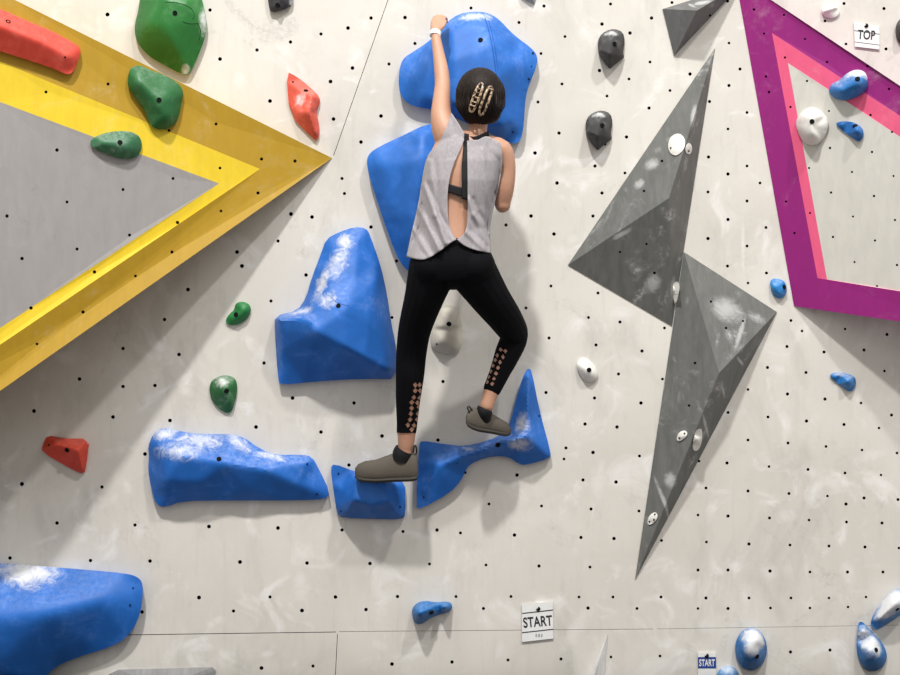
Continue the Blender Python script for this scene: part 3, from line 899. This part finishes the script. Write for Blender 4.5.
hold('climbing_hold', 'long white foothold on the ridge of the lower grey volume',
     [(695.5, 431), (699, 428.5), (702.5, 429), (702, 442), (698.5, 451), (692.5, 450.5), (693, 441)], [(698, 440, .036)], wm(), base=gbh, edge=.006, grid=1.1, smooth=1, dome=2, group=WH)
hold('climbing_hold', 'small white foothold near the bottom point of the lower grey volume',
     [(647, 524), (648.5, 516), (655, 511.3), (658, 515), (656.5, 520), (651, 525)], [(652.5, 518, .012)], wm(), base=gbh, edge=.006, grid=1.1, smooth=1, dome=2, screws=[(649.5, 521.5), (655, 514.5), (654, 519.5)], group=WH)

M_DBLUE = plain('groove_shade_blue', (.007, .07, .30), .8)  # hold blue darkened to paint the shade of a groove
M_DGREEN = plain('groove_shade_green', (.009, .085, .018), .8)  # green darkened the same way, groove shade put in the colour
crease_shade(mush, [(485, 18), (489, 32), (493, 52), (496.5, 78), (497, 100)], .45, M_DBLUE)
crease_shade(mush, [(488.5, 20), (492, 34), (495.5, 52), (498, 70)], .35, M_DBLUE)
crease_shade(tall, [(331, 297), (337, 302.5), (349, 306)], .28, M_DBLUE)
crease_shade(leaf, [(165, 2), (178, 3), (189, 7), (194, 13), (193, 19)], .45, M_DGREEN)
crease_shade(leaf, [(183, 21.5), (190, 23.5), (198, 23)], .5, M_DGREEN)
crease_shade(leaf, [(198, 24), (200.5, 31), (199, 40)], .45, M_DGREEN)
# ================================================================== signs
M_CARD = plain('white_card', (.74, .74, .73), .5)
M_INK = plain('black_print', (.02, .02, .025), .6)
M_NAVY = plain('navy_print', (.015, .05, .24), .6)


def sign(label, quad, text, tx, ty, size_px, bands, boltp, ink, textmat, rot, h0=0.002):
    """quad: photo pixels tl,tr,br,bl ; bands: (v0,v1,material) across the card"""
    bm = bmesh.new()
    fr = [bm.verts.new(P(x, y, h0 + .006)) for x, y in quad]
    bk = [bm.verts.new(P(x, y, h0)) for x, y in quad]
    bm.faces.new(fr); bm.faces.new(bk[::-1])
    for i in range(4): bm.faces.new((fr[i], bk[i], bk[(i + 1) % 4], fr[(i + 1) % 4]))
    lerp = lambda a, b, t: (a[0] + (b[0] - a[0]) * t, a[1] + (b[1] - a[1]) * t)
    c = (sum(q[0] for q in quad) / 4, sum(q[1] for q in quad) / 4)
    o = link_mesh('sign_board', bm_mesh(bm), M_CARD, None, P(*c, h0))
    tag(o, label, 'sign')
    for (v0, v1, m, nm) in bands:
        bm = bmesh.new()
        q = [lerp(quad[0], quad[3], v0), lerp(quad[1], quad[2], v0), lerp(quad[1], quad[2], v1), lerp(quad[0], quad[3], v1)]
        f1 = [bm.verts.new(P(x, y, h0 + .0064)) for x, y in q]
        f0 = [bm.verts.new(P(x, y, h0 + .0055)) for x, y in q]
        bm.faces.new(f1); bm.faces.new(f0[::-1])
        for i in range(4): bm.faces.new((f1[i], f0[i], f0[(i + 1) % 4], f1[(i + 1) % 4]))
        link_mesh(nm, bm_mesh(bm), m, o)
    cu = bpy.data.curves.new('lettering', 'FONT')
    cu.body = text; cu.align_x = 'CENTER'; cu.align_y = 'CENTER'
    cu.size = 1; cu.offset = .022; cu.extrude = .004
    cu.space_character = 1.04
    t = bpy.data.objects.new('tmp_text', cu); COL.objects.link(t)
    bpy.context.view_layer.update()
    me = bpy.data.meshes.new_from_object(t.evaluated_get(bpy.context.evaluated_depsgraph_get()))
    bpy.data.objects.remove(t)
    xs = [v.co.x for v in me.vertices]; ys = [v.co.y for v in me.vertices]
    wpx, hpx = size_px
    sx = wpx / 250 / (max(xs) - min(xs)); sy = hpx / 250 / (max(ys) - min(ys))
    mx = (max(xs) + min(xs)) / 2; my = (max(ys) + min(ys)) / 2
    ctr = P(tx, ty, h0 + .0066)
    R = Matrix.Rotation(rot, 3, 'Y')
    for v in me.vertices:
        v.co = ctr + R @ Vector(((v.co.x - mx) * sx, -v.co.z * .05, (v.co.y - my) * sy))
    link_mesh('lettering', me, textmat, o)
    if boltp: bolt_on(o, *boltp, .0085)
    return o


sign('white card reading TOP, hanging on a bolt at the upper right', [(854, 22), (879.5, 26), (879.5, 49.5), (855, 46.5)], 'TOP', 866.5, 34.8, (17.5, 9.5),
     [(.335, .365, M_INK, 'rule_line'), (.80, .825, M_INK, 'rule_line')], (866, 25.5), None, M_INK, .06)
s1 = sign('white card reading START in black, low on the wall', [(522, 605), (552.8, 601.5), (553.4, 638.5), (522, 642)], 'START', 537.8, 621.5, (29, 10.5),
     [(.215, .245, M_INK, 'rule_line'), (.735, .765, M_INK, 'rule_line')], (538, 608.7), None, M_INK, -.09)
s2 = sign('small card with a blue band reading START, at the bottom edge', [(698, 653), (715.8, 653), (716.5, 684), (698, 684)], 'START', 707, 662.8, (15.5, 7),
     [(.13, .50, M_NAVY, 'printed_band')], (706.5, 655.5), None, M_CARD, 0)
# faint printed grade code on the black START card
bm = bmesh.new()
for (x0, x1) in ((535.5, 537), (538, 540), (541, 542.5)):
    q = [(x0, 634), (x1, 633.8), (x1, 637), (x0, 637.2)]
    vs = [bm.verts.new(P(x, y, .0085)) for x, y in q]
    vb = [bm.verts.new(P(x, y, .0079)) for x, y in q]
    bm.faces.new(vs); bm.faces.new(vb[::-1])
    for i in range(4): bm.faces.new((vs[i], vb[i], vb[(i + 1) % 4], vs[(i + 1) % 4]))
link_mesh('small_print', bm_mesh(bm), plain('grey_print', (.35, .35, .36), .6), s1)

# ================================================================== the climber
M_SKIN = None
def skin_mat():
    m, nt, b = nmat('skin')
    tc = N(nt, 'ShaderNodeTexCoord').outputs['Object']
    c = mix(nt, noise(nt, tc, 14, 4), (.42, .215, .135), (.52, .285, .19))
    nt.links.new(c, b.inputs['Base Color'])
    b.inputs['Roughness'].default_value = .5
    b.inputs['Subsurface Weight'].default_value = .08
    b.inputs['Subsurface Radius'].default_value = (.01, .004, .002)
    bump(nt, b, noise(nt, tc, 300, 2), .08, .001)
    return m
M_SKIN = skin_mat()
M_LEG = plain('black_leggings', (.003, .0032, .0045), .8, 0, .1, 180, .2)
M_BLKCLOTH = plain('black_elastic', (.008, .008, .01), .7, 0, .25)


def shirt_mat():
    m, nt, b = nmat('heather_grey_jersey')
    tc = N(nt, 'ShaderNodeTexCoord').outputs['Object']
    h = noise(nt, tc, 160, 4, .7, 0, (1, 1, .35))
    c = mix(nt, remap(nt, h, .3, .7), (.285, .262, .278), (.355, .332, .348))
    nt.links.new(c, b.inputs['Base Color'])
    b.inputs['Roughness'].default_value = .9
    b.inputs['Specular IOR Level'].default_value = .15
    b.inputs['Sheen Weight'].default_value = .1
    bump(nt, b, noise(nt, tc, 22, 4, .6, .5, (1.6, 1, .5)), .2, .012)
    return m
M_SHIRT = shirt_mat()


def hair_mat():
    m, nt, b = nmat('dark_brown_hair')
    tc = N(nt, 'ShaderNodeTexCoord').outputs['Object']
    n = noise(nt, tc, 60, 4, .6, .2, (3, 3, .25))
    nt.links.new(mix(nt, remap(nt, n, .35, .7), (.005, .003, .0025), (.019, .010, .007)), b.inputs['Base Color'])
    b.inputs['Roughness'].default_value = .6
    b.inputs['Specular IOR Level'].default_value = .22
    bump(nt, b, noise(nt, tc, 140, 3, .6, .1, (3, 3, .15)), .35, .003)
    return m
M_HAIR = hair_mat()


def blob(bm, px, py, h, rx, rz, rd, rot=0):
    m = Matrix.Translation(P(px, py, h)) @ Matrix.Rotation(rot, 4, 'Y') @ Matrix.Diagonal((rpx(rx, h), rd, rpx(rz, h), 1))
    bmesh.ops.create_uvsphere(bm, u_segments=24, v_segments=16, radius=1, matrix=m)


def fuse(bm, voxel, smooth=4):
    """union of closed shapes as one continuous skin"""
    bmesh.ops.recalc_face_normals(bm, faces=bm.faces)
    me = bpy.data.meshes.new('tmp'); bm.to_mesh(me); bm.free()
    o = bpy.data.objects.new('tmp', me); COL.objects.link(o)
    r = o.modifiers.new('r', 'REMESH'); r.mode = 'VOXEL'; r.voxel_size = voxel
    s = o.modifiers.new('s', 'SMOOTH'); s.factor = .5; s.iterations = smooth
    bpy.context.view_layer.update()
    out = bpy.data.meshes.new_from_object(o.evaluated_get(bpy.context.evaluated_depsgraph_get()))
    bpy.data.objects.remove(o)
    return out


person = empty('person', P(440, 478, .2))
tag(person, 'climber seen from behind in grey open-back tank top and black leggings, left arm raised', 'person')

TORSO = [(138, 476, 13, .40, .055), (146, 471, 29, .405, .072), (160, 464, 36, .415, .088), (180, 460.5, 35, .42, .094), (205, 456, 31, .425, .086), (228, 453, 30, .43, .086),
         (246, 452, 36, .43, .098), (262, 452, 42.5, .425, .112), (274, 453, 42, .415, .105)]


def torso_at(y):
    T = TORSO
    if y <= T[0][0]: return T[0][1:]
    for a, b in zip(T, T[1:]):
        if y <= b[0]:
            t = (y - a[0]) / (b[0] - a[0])
            return tuple(a[k] + (b[k] - a[k]) * t for k in range(1, 5))
    return T[-1][1:]


def torso_h(x, y, dw=0, dd=0):
    c, w, hc, d = torso_at(y)
    t = min(1, abs(x - c) / (w + dw))
    return hc + (d + dd) * math.sqrt(max(0, 1 - t * t))


LLEG = [(432, 272, .415, 24), (424, 298, .385, 19.5), (415, 328, .32, 16.3), (411.5, 352, .28, 15), (410, 375, .265, 14), (408, 400, .24, 12), (407, 424, .215, 10), (406, 446, .20, 8.2)]
RLEG = [(473, 272, .415, 24), (491, 299, .36, 19.5), (507, 321, .27, 16.3), (514, 336, .20, 13.8), (507.5, 354, .205, 12.6), (499.5, 373, .215, 10), (491, 392, .225, 7.9), (487, 406, .23, 6.9)]

bm = bmesh.new()
tube(bm, [(c, y, hc, w - 2, d - .004) for (y, c, w, hc, d) in TORSO], 24, False)
tube(bm, LLEG); tube(bm, RLEG)
tube(bm, [(406, 444, .20, 8.2), (403, 460, .195, 6.5), (389, 472, .185, 4.8), (369, 474.5, .178, 4)])
tube(bm, [(487, 404, .23, 6.9), (483.5, 418, .21, 5.4), (493, 427, .18, 4.3), (503, 430.5, .152, 3.4)])
blob(bm, 433, 266, .44, 21, 21, .088); blob(bm, 473, 266, .44, 21, 21, .088)          # seat
# raised left arm
tube(bm, [(459, 152, .415, 18, .054), (447, 134, .415, 14.5, .05), (441.5, 117, .40, 11), (441.5, 100, .365, 9), (442.5, 84, .33, 7.9), (441, 68, .30, 7.2), (438, 50, .265, 5.7), (435.5, 34, .235, 4.5)], 16, False)
# right arm bent, hand in at the hold
tube(bm, [(490, 152, .415, 17, .055), (501, 152, .415, 12.5), (506, 168, .41, 9.8), (504.5, 188, .40, 9.8), (502.5, 203, .385, 8.2)], 16, False)
blob(bm, 502.7, 204.5, .383, 8, 8.4, .032)
tube(bm, [(503, 204, .38, 7.8), (500, 198, .32, 8), (496, 186, .25, 6.5), (492, 172, .205, 4.8)])
tube(bm, [(492, 173, .205, 5, .014), (492, 162, .185, 7.5, .013), (492.5, 154, .175, 8, .012)])
for k in range(4):
    tube(bm, [(487 + 3.9 * k, 155 - (1 if k in (1, 2) else 0), .175, 1.8), (487 + 3.9 * k, 147 - (1.5 if k in (1, 2) else 0), .165, 1.7), (487 + 3.9 * k, 142, .135, 1.5)], 8)
tube(bm, [(485, 165, .185, 2), (481, 158, .175, 1.9), (481, 152, .17, 1.6)], 8)
# neck and head, face to the wall
tube(bm, [(475, 146, .41, 14), (477.5, 132, .40, 9.6), (479.5, 118, .39, 9.2), (480, 108, .385, 9)])
blob(bm, 480, 95, .385, 19, 24, .088); blob(bm, 480, 106, .335, 14, 15, .045)
blob(bm, 480, 101, .288, 2.6, 5, .014); blob(bm, 480, 110, .294, 5, 1.6, .008)
for sx in (-1, 1):
    blob(bm, 480 + sx * 19.5, 99, .375, 2, 6.5, .016); blob(bm, 480 + sx * 7, 94.5, .304, 3, 1.8, .007)
# left hand closed over the rim of the hold
tube(bm, [(435.5, 35, .235, 4.6, .015), (436, 29, .222, 6.0, .015), (437.5, 23.5, .20, 7.4, .0145), (439, 20.5, .185, 7.4, .013)])
for k in range(4):
    x = 433 + 3.5 * k
    l = (0, 1.2, 1.0, -.5)[k]
    tube(bm, [(x, 22 - l * .5 + .6 * (k == 3), .19, 2.0), (x + 1.2, 17.6 - l, .16, 1.9), (x + 2.6, 18 - l, .125, 1.7), (x + 3.6, 22 - l, .10, 1.5)], 8)
tube(bm, [(440, 29.5, .225, 2.3), (443.8, 25.5, .215, 2.1), (445.8, 21, .20, 1.8)], 8)
body_me = fuse(bm, .0048, 4)
link_mesh('body', body_me, M_SKIN, person, None, 60)

# leggings: a shell just outside the legs
bm = bmesh.new()
g = .4
up = lambda L, cut: [(p[0], p[1], p[2], p[3] + g) for p in L if p[1] <= cut]
tube(bm, [(c, y, hc, w + (-1 if y < 240 else .3), d + .002) for (y, c, w, hc, d) in [(241, 452.3, 34, .43, .095)] + TORSO if y >= 241], 24, False)
tube(bm, up(LLEG, 425) + [(406.4, 431, .21, 10.1)]); tube(bm, up(RLEG, 375) + [(492.5, 388.5, .222, 9.2)])
blob(bm, 433, 266, .44, 22, 22, .092); blob(bm, 473, 266, .44, 22, 22, .092); blob(bm, 453, 268, .43, 18, 22, .10)
lm = fuse(bm, .0036, 4)
CUT = []
for (x, y) in [(330,190),(345,190),(330,210),(347,210),(325,233),(346,235),(318,250),(338,252),(317,270),(343,267),(315,290),(340,290),(312,310),(337,310),(304,328),(326,330),(318,344)]:
    CUT.append((320 + x * .2889, 330 + y * .2889, 2.5))
for (x, y) in [(625,68),(641,72),(613,88),(633,93),(606,104),(623,111),(598,123),(616,130),(590,143),(609,150),(583,162),(603,168),(578,179),(596,186)]:
    CUT.append((320 + x * .2889, 330 + y * .2889, 2.1))
bm = bmesh.new(); bm.from_mesh(lm); bm.normal_update()
kill = []
for f in bm.faces:
    c = f.calc_center_median()
    d = D + c.y
    qx = 450 + c.x / d * F; qy = 337.5 - (c.z - ZC) / d * F
    if qy > 370 and qx < 430 and qy > 433: kill.append(f); continue
    if qx > 470 and qy > 340 and (qy - 392.5) - (qx - 488) * -.45 * -1 * .9 > 0: kill.append(f); continue
    if f.normal.y < -.15:
        for (x, y, r) in CUT:
            if abs(qx - x) + abs(qy - y) * .9 < r: kill.append(f); break
bmesh.ops.delete(bm, geom=kill, context='FACES')
bm.to_mesh(lm); bm.free()
link_mesh('leggings', lm, M_LEG, person, None, 60)


def coons(top, bottom, left, right, nu, nv):
    T = resample(top, nu); B = resample(bottom, nu); L = resample(left, nv); R = resample(right, nv)
    grid = []
    for j in range(nv):
        v = j / (nv - 1); row = []
        for i in range(nu):
            u = i / (nu - 1)
            p = T[i] * (1 - v) + B[i] * v + L[j] * (1 - u) + R[j] * u - (T[0] * (1 - u) * (1 - v) + T[-1] * u * (1 - v) + B[0] * (1 - u) * v + B[-1] * u * v)
            row.append(p)
        grid.append(row)
    return grid


def cloth(bm, grid, hf):
    vs = [[bm.verts.new(P(p.x, p.y, hf(p.x, p.y))) for p in row] for row in grid]
    for a, b in zip(vs, vs[1:]):
        for i in range(len(a) - 1): bm.faces.new((a[i], a[i + 1], b[i + 1], b[i]))


def bumpf(x, y):
    s = max(0, min(1, (y - 150) / 100))
    w = .005 * s * (.6 * math.sin((x * .30 + y * .06)) + .5 * math.sin(x * .17 - y * .10 + 1))
    # swags pulling from the opening's foot to the left hem
    for k, (x0, y0, x1, y1, a) in enumerate(((424, 185, 446, 243, .013), (417, 205, 440, 250, .012), (413, 228, 430, 257, .009), (435, 215, 452, 240, .008),
                                             (468, 200, 486, 243, .011), (474, 215, 490, 235, .008), (466, 232, 484, 249, .009), (430, 160, 436, 215, .006), (482, 150, 488, 205, .006))):
        d = seg_dist((x, y), (x0, y0), (x1, y1))
        w += a * math.exp(-(d / 2.6) ** 2)
        d2 = seg_dist((x, y), (x0 + 5, y0 - 1), (x1 + 4, y1 - 3))
        w -= a * .5 * math.exp(-(d2 / 2.6) ** 2)
    return w


def limb_h(x, y, axis):
    best = -1
    for a, b in zip(axis, axis[1:]):
        ax, ay, bx, by = a[0], a[1], b[0], b[1]
        l2 = (bx - ax) ** 2 + (by - ay) ** 2
        t = max(0, min(1, ((x - ax) * (bx - ax) + (y - ay) * (by - ay)) / l2))
        d = math.hypot(x - ax - t * (bx - ax), y - ay - t * (by - ay))
        r = a[3] + (b[3] - a[3]) * t + 1.5; dep = a[4] + (b[4] - a[4]) * t + .012
        if d < r: best = max(best, a[2] + (b[2] - a[2]) * t + dep * math.sqrt(1 - (d / r) ** 2))
    return best
ARML = [(464, 160, .415, 16, .055), (459, 152, .415, 18, .056), (447, 134, .415, 14.5, .05), (441.5, 117, .40, 11, .04)]
ARMR = [(490, 152, .415, 17, .055), (501, 152, .415, 12.5, .045), (506, 168, .41, 9.8, .036)]


Lside = [(451.5, 113), (446, 128), (438, 144), (428, 156), (423, 175), (418, 205), (411, 235), (406.5, 257)]
Rside = [(500.5, 143), (502.5, 160), (500, 180), (495.5, 200), (491, 222), (490, 236), (490.5, 253)]
opL = [(465.5, 136), (461, 148), (453.5, 165), (449, 182), (447.5, 200), (448.5, 220), (451.5, 232), (456.5, 239.5)]
opR = [(467, 139), (467.4, 160), (467.6, 185), (467.8, 210), (466.5, 228), (462, 236), (457, 239.5)]
back_h = lambda x, y: max(limb_h(x, y, ARML), limb_h(x, y, ARMR), torso_h(x, max(y, 146), 3.0, .016) + bumpf(x, y) + (-.02 if y < 146 else 0) * min(1, (146 - y) / 30))
from mathutils.bvhtree import BVHTree
_bb = bmesh.new(); _bb.from_mesh(body_me); BODY = BVHTree.FromBMesh(_bb); _bb.free()
_drape0 = back_h
def back_h(x, y):
    best = _drape0(x, y)
    for ox, oy in ((0, 0), (1.5, 0), (-1.5, 0), (0, 1.5), (0, -1.5)):
        o = P(x + ox, y + oy, 4.5)
        hit = BODY.ray_cast(o, (P(x + ox, y + oy, 0) - o).normalized())
        if hit[0] is not None and y > 114: best = max(best, -hit[0].y + .008)
    return best
front_h = lambda x, y: 2 * torso_at(max(y, 146))[2] - torso_h(x, max(y, 146), 3.0, .016)
bm = bmesh.new()
cloth(bm, coons([(451.5, 113), (459, 124), (465.5, 136)], [(406.5, 257), (424, 259.5), (440, 251), (449, 244), (456.5, 239.5)], Lside, opL, 40, 90), back_h)
cloth(bm, coons([(467, 139), (477, 140), (487, 136.5), (500.5, 143)], [(457, 239.5), (465, 246), (477, 250.5), (490.5, 253)], opR, Rside, 34, 80), back_h)
cloth(bm, coons([(451.5, 113), (462, 142), (488, 146), (500.5, 143)], [(406.5, 257), (424, 259.5), (470, 258), (490.5, 253)], Lside, Rside, 30, 60), front_h)
me = bm_mesh(bm, 'tank_top')
sh = link_mesh('tank_top', me, M_SHIRT, person, None, 70)
sd = sh.modifiers.new('thickness', 'SOLIDIFY'); sd.thickness = .0022; sd.offset = 0

# sports bra straps and band under the top
bm = bmesh.new()
sk = lambda x, y: torso_h(x, max(y, 146), -1, .003)
cloth(bm, coons([(464.5, 133), (469, 134)], [(462, 199), (468.5, 200)], [(464.5, 133), (463, 150), (461.5, 170), (462, 199)], [(469, 134), (469, 165), (468.5, 200)], 6, 30), lambda x, y: torso_h(x, max(y, 146), 1, .012))
cloth(bm, coons([(440, 181), (449, 184), (470, 189.5), (480, 190)], [(440, 190), (449, 192.5), (470, 199.5), (480, 199)], [(440, 181), (440, 190)], [(480, 190), (480, 199)], 24, 6), lambda x, y: torso_h(x, y, 1, .007))
cloth(bm, coons([(465, 133.5), (474, 136.5), (488, 131)], [(465, 139), (475, 141), (489, 136)], [(465, 133.5), (465, 139)], [(488, 131), (489, 136)], 16, 5),
      lambda x, y: .452 + .02 * (1 - abs(x - 476) / 14) - max(0, (x - 476)) * .0012)
br = link_mesh('sports_bra', bm_mesh(bm), M_BLKCLOTH, person, None, 60)
sd = br.modifiers.new('thickness', 'SOLIDIFY'); sd.thickness = .003; sd.offset = 0

# hair: short bob with strands
bm = bmesh.new()
blob(bm, 480, 94, .395, 24, 26, .105); blob(bm, 480.5, 103, .405, 23.5, 17.5, .09); blob(bm, 481, 114.5, .415, 12, 11, .05); blob(bm, 473, 114, .42, 11, 10, .05); blob(bm, 489, 113, .42, 12, 11, .05)
hm = fuse(bm, .005, 6)
for v in hm.vertices:
    a = math.atan2(v.co.x - P(480, 95, .4).x, -(v.co.y + .39))
    k = .0006 * math.sin(a * 46 + 3 * math.sin(v.co.z * 60)) + .0005 * math.sin(a * 87 + v.co.z * 80)
    v.co += Vector(v.normal) * k
bm = bmesh.new(); bm.from_mesh(hm)
rng = random.Random(3)
for k in range(190):          # loose strands lying over the bob and fraying at the nape
    ph = rng.uniform(-2.0, 2.0)
    r0 = rng.uniform(.4, 1.0)
    st = []
    endy = rng.uniform(-5, 2) + 109 + 14 * max(0, math.cos(ph)) ** .6
    for j in range(7):
        t = j / 6
        y = 69.5 + (endy - 69.5) * t
        th = math.acos(max(-1, min(1, (95 - y) / 27)))
        rad = max(.12, math.sin(th)) if y < 100 else 1.0 - max(0, y - 106) * .02
        x = 480.5 + 24.6 * rad * math.sin(ph) * (.35 + .65 * min(1, t * 2.2 + .2))
        h = .395 + .108 * rad * math.cos(ph) + .002 * rng.random() + (.012 if y > 104 else 0)
        st.append((x, y, h - .002, (.3 if t < .8 else .2)))
    tube(bm, st, 5, False)
bm.to_mesh(hm); bm.free()
hair = link_mesh('hair', hm, M_HAIR, person, None, 70)

def clip_mat():
    m, nt, b = nmat('tortoiseshell_plastic')
    tc = N(nt, 'ShaderNodeTexCoord').outputs['Object']
    nt.links.new(mix(nt, remap(nt, noise(nt, tc, 110, 2), .47, .56), (.44, .32, .20), (.05, .025, .016)), b.inputs['Base Color'])
    b.inputs['Roughness'].default_value = .3
    return m
bm = bmesh.new()
def hloc(x, y):
    q = ((x - 480.5) / 25) ** 2 + ((y - 97) / 29) ** 2
    return .395 + .113 * math.sqrt(max(.1, 1 - q)) + .016
for (cx, cy) in ((476.3, 97.5), (485.6, 101)):
    ring = []
    for k in range(24):
        a = 2 * math.pi * k / 24
        lx = 2.9 * math.copysign(abs(math.cos(a)) ** .7, math.cos(a)); ly = 15 * math.copysign(abs(math.sin(a)) ** .8, math.sin(a))
        t = .36
        x = cx + lx * math.cos(t) - ly * math.sin(t); y = cy + lx * math.sin(t) + ly * math.cos(t)
        ring.append(P(x, y, hloc(x, y)))
    n = len(ring); rr = .0048
    rings = []
    for k in range(n):
        t = (ring[(k + 1) % n] - ring[k - 1]).normalized(); dep = Vector((0, -1, 0)); lat = t.cross(dep).normalized()
        rings.append([bm.verts.new(ring[k] + lat * rr * math.cos(a * math.pi / 4) + dep * rr * math.sin(a * math.pi / 4)) for a in range(8)])
    for k in range(n):
        a, b = rings[k], rings[(k + 1) % n]
        for i in range(8): bm.faces.new((a[i], a[(i + 1) % 8], b[(i + 1) % 8], b[i]))
    for s in ((-9, -5, 0, 5, 9) if cx < 480 else (-13,)):     # teeth across the clip
        tube(bm, [(cx - 3 * math.cos(.36) - s * math.sin(.36), cy + s * math.cos(.36) - 3 * math.sin(.36), hloc(cx, cy + s), .8),
                  (cx + 3 * math.cos(.36) - s * math.sin(.36), cy + s * math.cos(.36) + 3 * math.sin(.36), hloc(cx, cy + s), .8)], 6)
cl = link_mesh('hair_clip', bm_mesh(bm), clip_mat(), None, None, 60)
cl.parent = hair; cl.location = (0, 0, 0)
cl['label'] = 'spotted beige and brown claw clip'

bm = bmesh.new()
tube(bm, [(435.0, 36.0, .239, 5.5), (435.8, 32.0, .231, 5.6)], 20, False)
link_mesh('wristband', bm_mesh(bm), plain('white_band', (.8, .8, .8), .5), person, None, 50)

# shoes
M_SHOE = plain('taupe_suede', (.095, .082, .067), .85, 0, .2, 120, .5)
M_SOLE = plain('dark_rubber', (.045, .039, .033), .75, 0, .25, 90, .3)
def shoe(secs, hf, name, sock, loop):
    """secs: (px, top py, bottom py, half width m) along the foot, heel to toe"""
    def loft(ss, n=20, e=.75, inflate=0):
        bm = bmesh.new(); rings = []
        for (x, yt, yb, wd) in ss:
            h = hf(x); cy = (yt + yb) / 2; r = (yb - yt) / 2
            ring = []
            for k in range(n):
                a = 2 * math.pi * k / n
                ca, sa = math.cos(a), math.sin(a)
                dy = math.copysign(abs(sa) ** e, sa) * (r + inflate); dh = math.copysign(abs(ca) ** e, ca) * (wd + inflate * .004)
                if sa < 0: dh *= 1 - .15 * abs(sa)
                ring.append(bm.verts.new(P(x, cy + dy, h + dh)))
            rings.append(ring)
        for a, b in zip(rings, rings[1:]):
            for k in range(n): bm.faces.new((a[k], a[(k + 1) % n], b[(k + 1) % n], b[k]))
        bm.faces.new(rings[0][::-1]); bm.faces.new(rings[-1])
        return bm
    bm = loft(secs)
    bmesh.ops.subdivide_edges(bm, edges=list(bm.edges), cuts=1, smooth=.3)
    s = link_mesh(name, bm_mesh(bm), M_SHOE, person, None, 60)
    sole = loft([(x, yb - 4.2 + (0), yb + .5, w + .003) for (x, yt, yb, w) in secs], 16, .6)
    o = link_mesh('rubber_sole', bm_mesh(sole), M_SOLE, None, None, 50); o.parent = s
    bm = bmesh.new(); tube(bm, sock, 18, False)
    o = link_mesh('sock', bm_mesh(bm), M_BLKCLOTH, None, None, 60); o.parent = s
    bm = bmesh.new(); tube(bm, loop, 8)
    o = link_mesh('pull_loop', bm_mesh(bm), M_SOLE, None, None, 60); o.parent = s
    return s
shoe([(418.3, 462, 476, .020), (416.5, 454, 480, .031), (411, 450.5, 481, .036), (403, 451, 481.3, .038), (394, 453, 481.5, .040), (387, 455.5, 482, .042), (376, 459.5, 482.5, .045), (365, 461, 482, .042), (358, 464, 480.5, .034), (355, 468.5, 477, .018)],
     lambda x: .19 - (418 - x) * .0004, 'climbing_shoe', [(404.5, 449.5, .2, 9.4), (402.5, 454, .197, 10), (401, 461, .195, 9)],
     [(413.5, 452, .215, .9), (414.2, 446, .228, .9), (416, 446.5, .222, .9), (416.5, 453, .206, .9)])
shoe([(465.8, 416.5, 422.5, .015), (467.5, 412, 426, .026), (472, 408, 429, .033), (479, 407.5, 431.5, .036), (487, 410, 432.6, .037), (494, 414.5, 433.8, .039), (501, 419, 435.3, .040), (506.5, 422, 436, .034), (509.5, 425.5, 435, .02), (511, 428.5, 432.5, .008)],
     lambda x: .252 - (x - 466) * .0026, 'climbing_shoe', [(485.3, 408.5, .232, 7.6), (484.2, 412, .23, 8.2), (484.5, 421, .212, 6.4)],
     [(470, 413, .262, .9), (467.5, 408, .275, .9), (469, 406.5, .27, .9), (472, 410, .26, .9)])

# ================================================================== light and camera
def area(name, loc, target, size, power, col=(1, 1, 1)):
    l = bpy.data.lights.new(name, 'AREA'); l.shape = 'DISK'; l.size = size; l.energy = power; l.color = col
    o = bpy.data.objects.new(name, l); o.location = loc
    o.rotation_euler = (Vector(target) - Vector(loc)).to_track_quat('-Z', 'Y').to_euler()
    COL.objects.link(o)
    return o
area('hall_lamp', (-1.3, -5.5, 9.6), (-.2, 0, 1.2),   .5, 850, (1, .98, .955))
area('hall_lamp', (3.3, -5.5, 9.6), (.2, 0, 1.2), .5, 430, (1, .98, .955))
# daylight and lamps of the rest of the hall: bright above, dim near the floor
w = bpy.data.worlds.new('hall'); SC.world = w; w.use_nodes = True
nt = w.node_tree
bg = nt.nodes['Background']
sp = N(nt, 'ShaderNodeSeparateXYZ')
nt.links.new(N(nt, 'ShaderNodeTexCoord').outputs['Generated'], sp.inputs[0])
rm = N(nt, 'ShaderNodeValToRGB')
nt.links.new(math_(nt, 'ADD', math_(nt, 'MULTIPLY', sp.outputs['Z'], .5), .5), rm.inputs[0])
el = rm.color_ramp.elements
el[0].position = .1; el[0].color = (.46, .455, .435, 1)
el[1].position = .9; el[1].color = (1, .985, .95, 1)
e = el.new(.5); e.color = (.62, .615, .59, 1)
nt.links.new(rm.outputs[0], bg.inputs[0]); bg.inputs[1].default_value = .95

cam = bpy.data.cameras.new('camera'); cam.sensor_width = 36; cam.lens = 50; cam.clip_start = .1; cam.clip_end = 50
co = bpy.data.objects.new('camera', cam); co.location = (0, -D, ZC); co.rotation_euler = (math.pi / 2, 0, 0)
COL.objects.link(co); SC.camera = co
SC.view_settings.view_transform = 'Standard'; SC.view_settings.look = 'None'; SC.view_settings.gamma = 1
SC.view_settings.exposure = 0.08
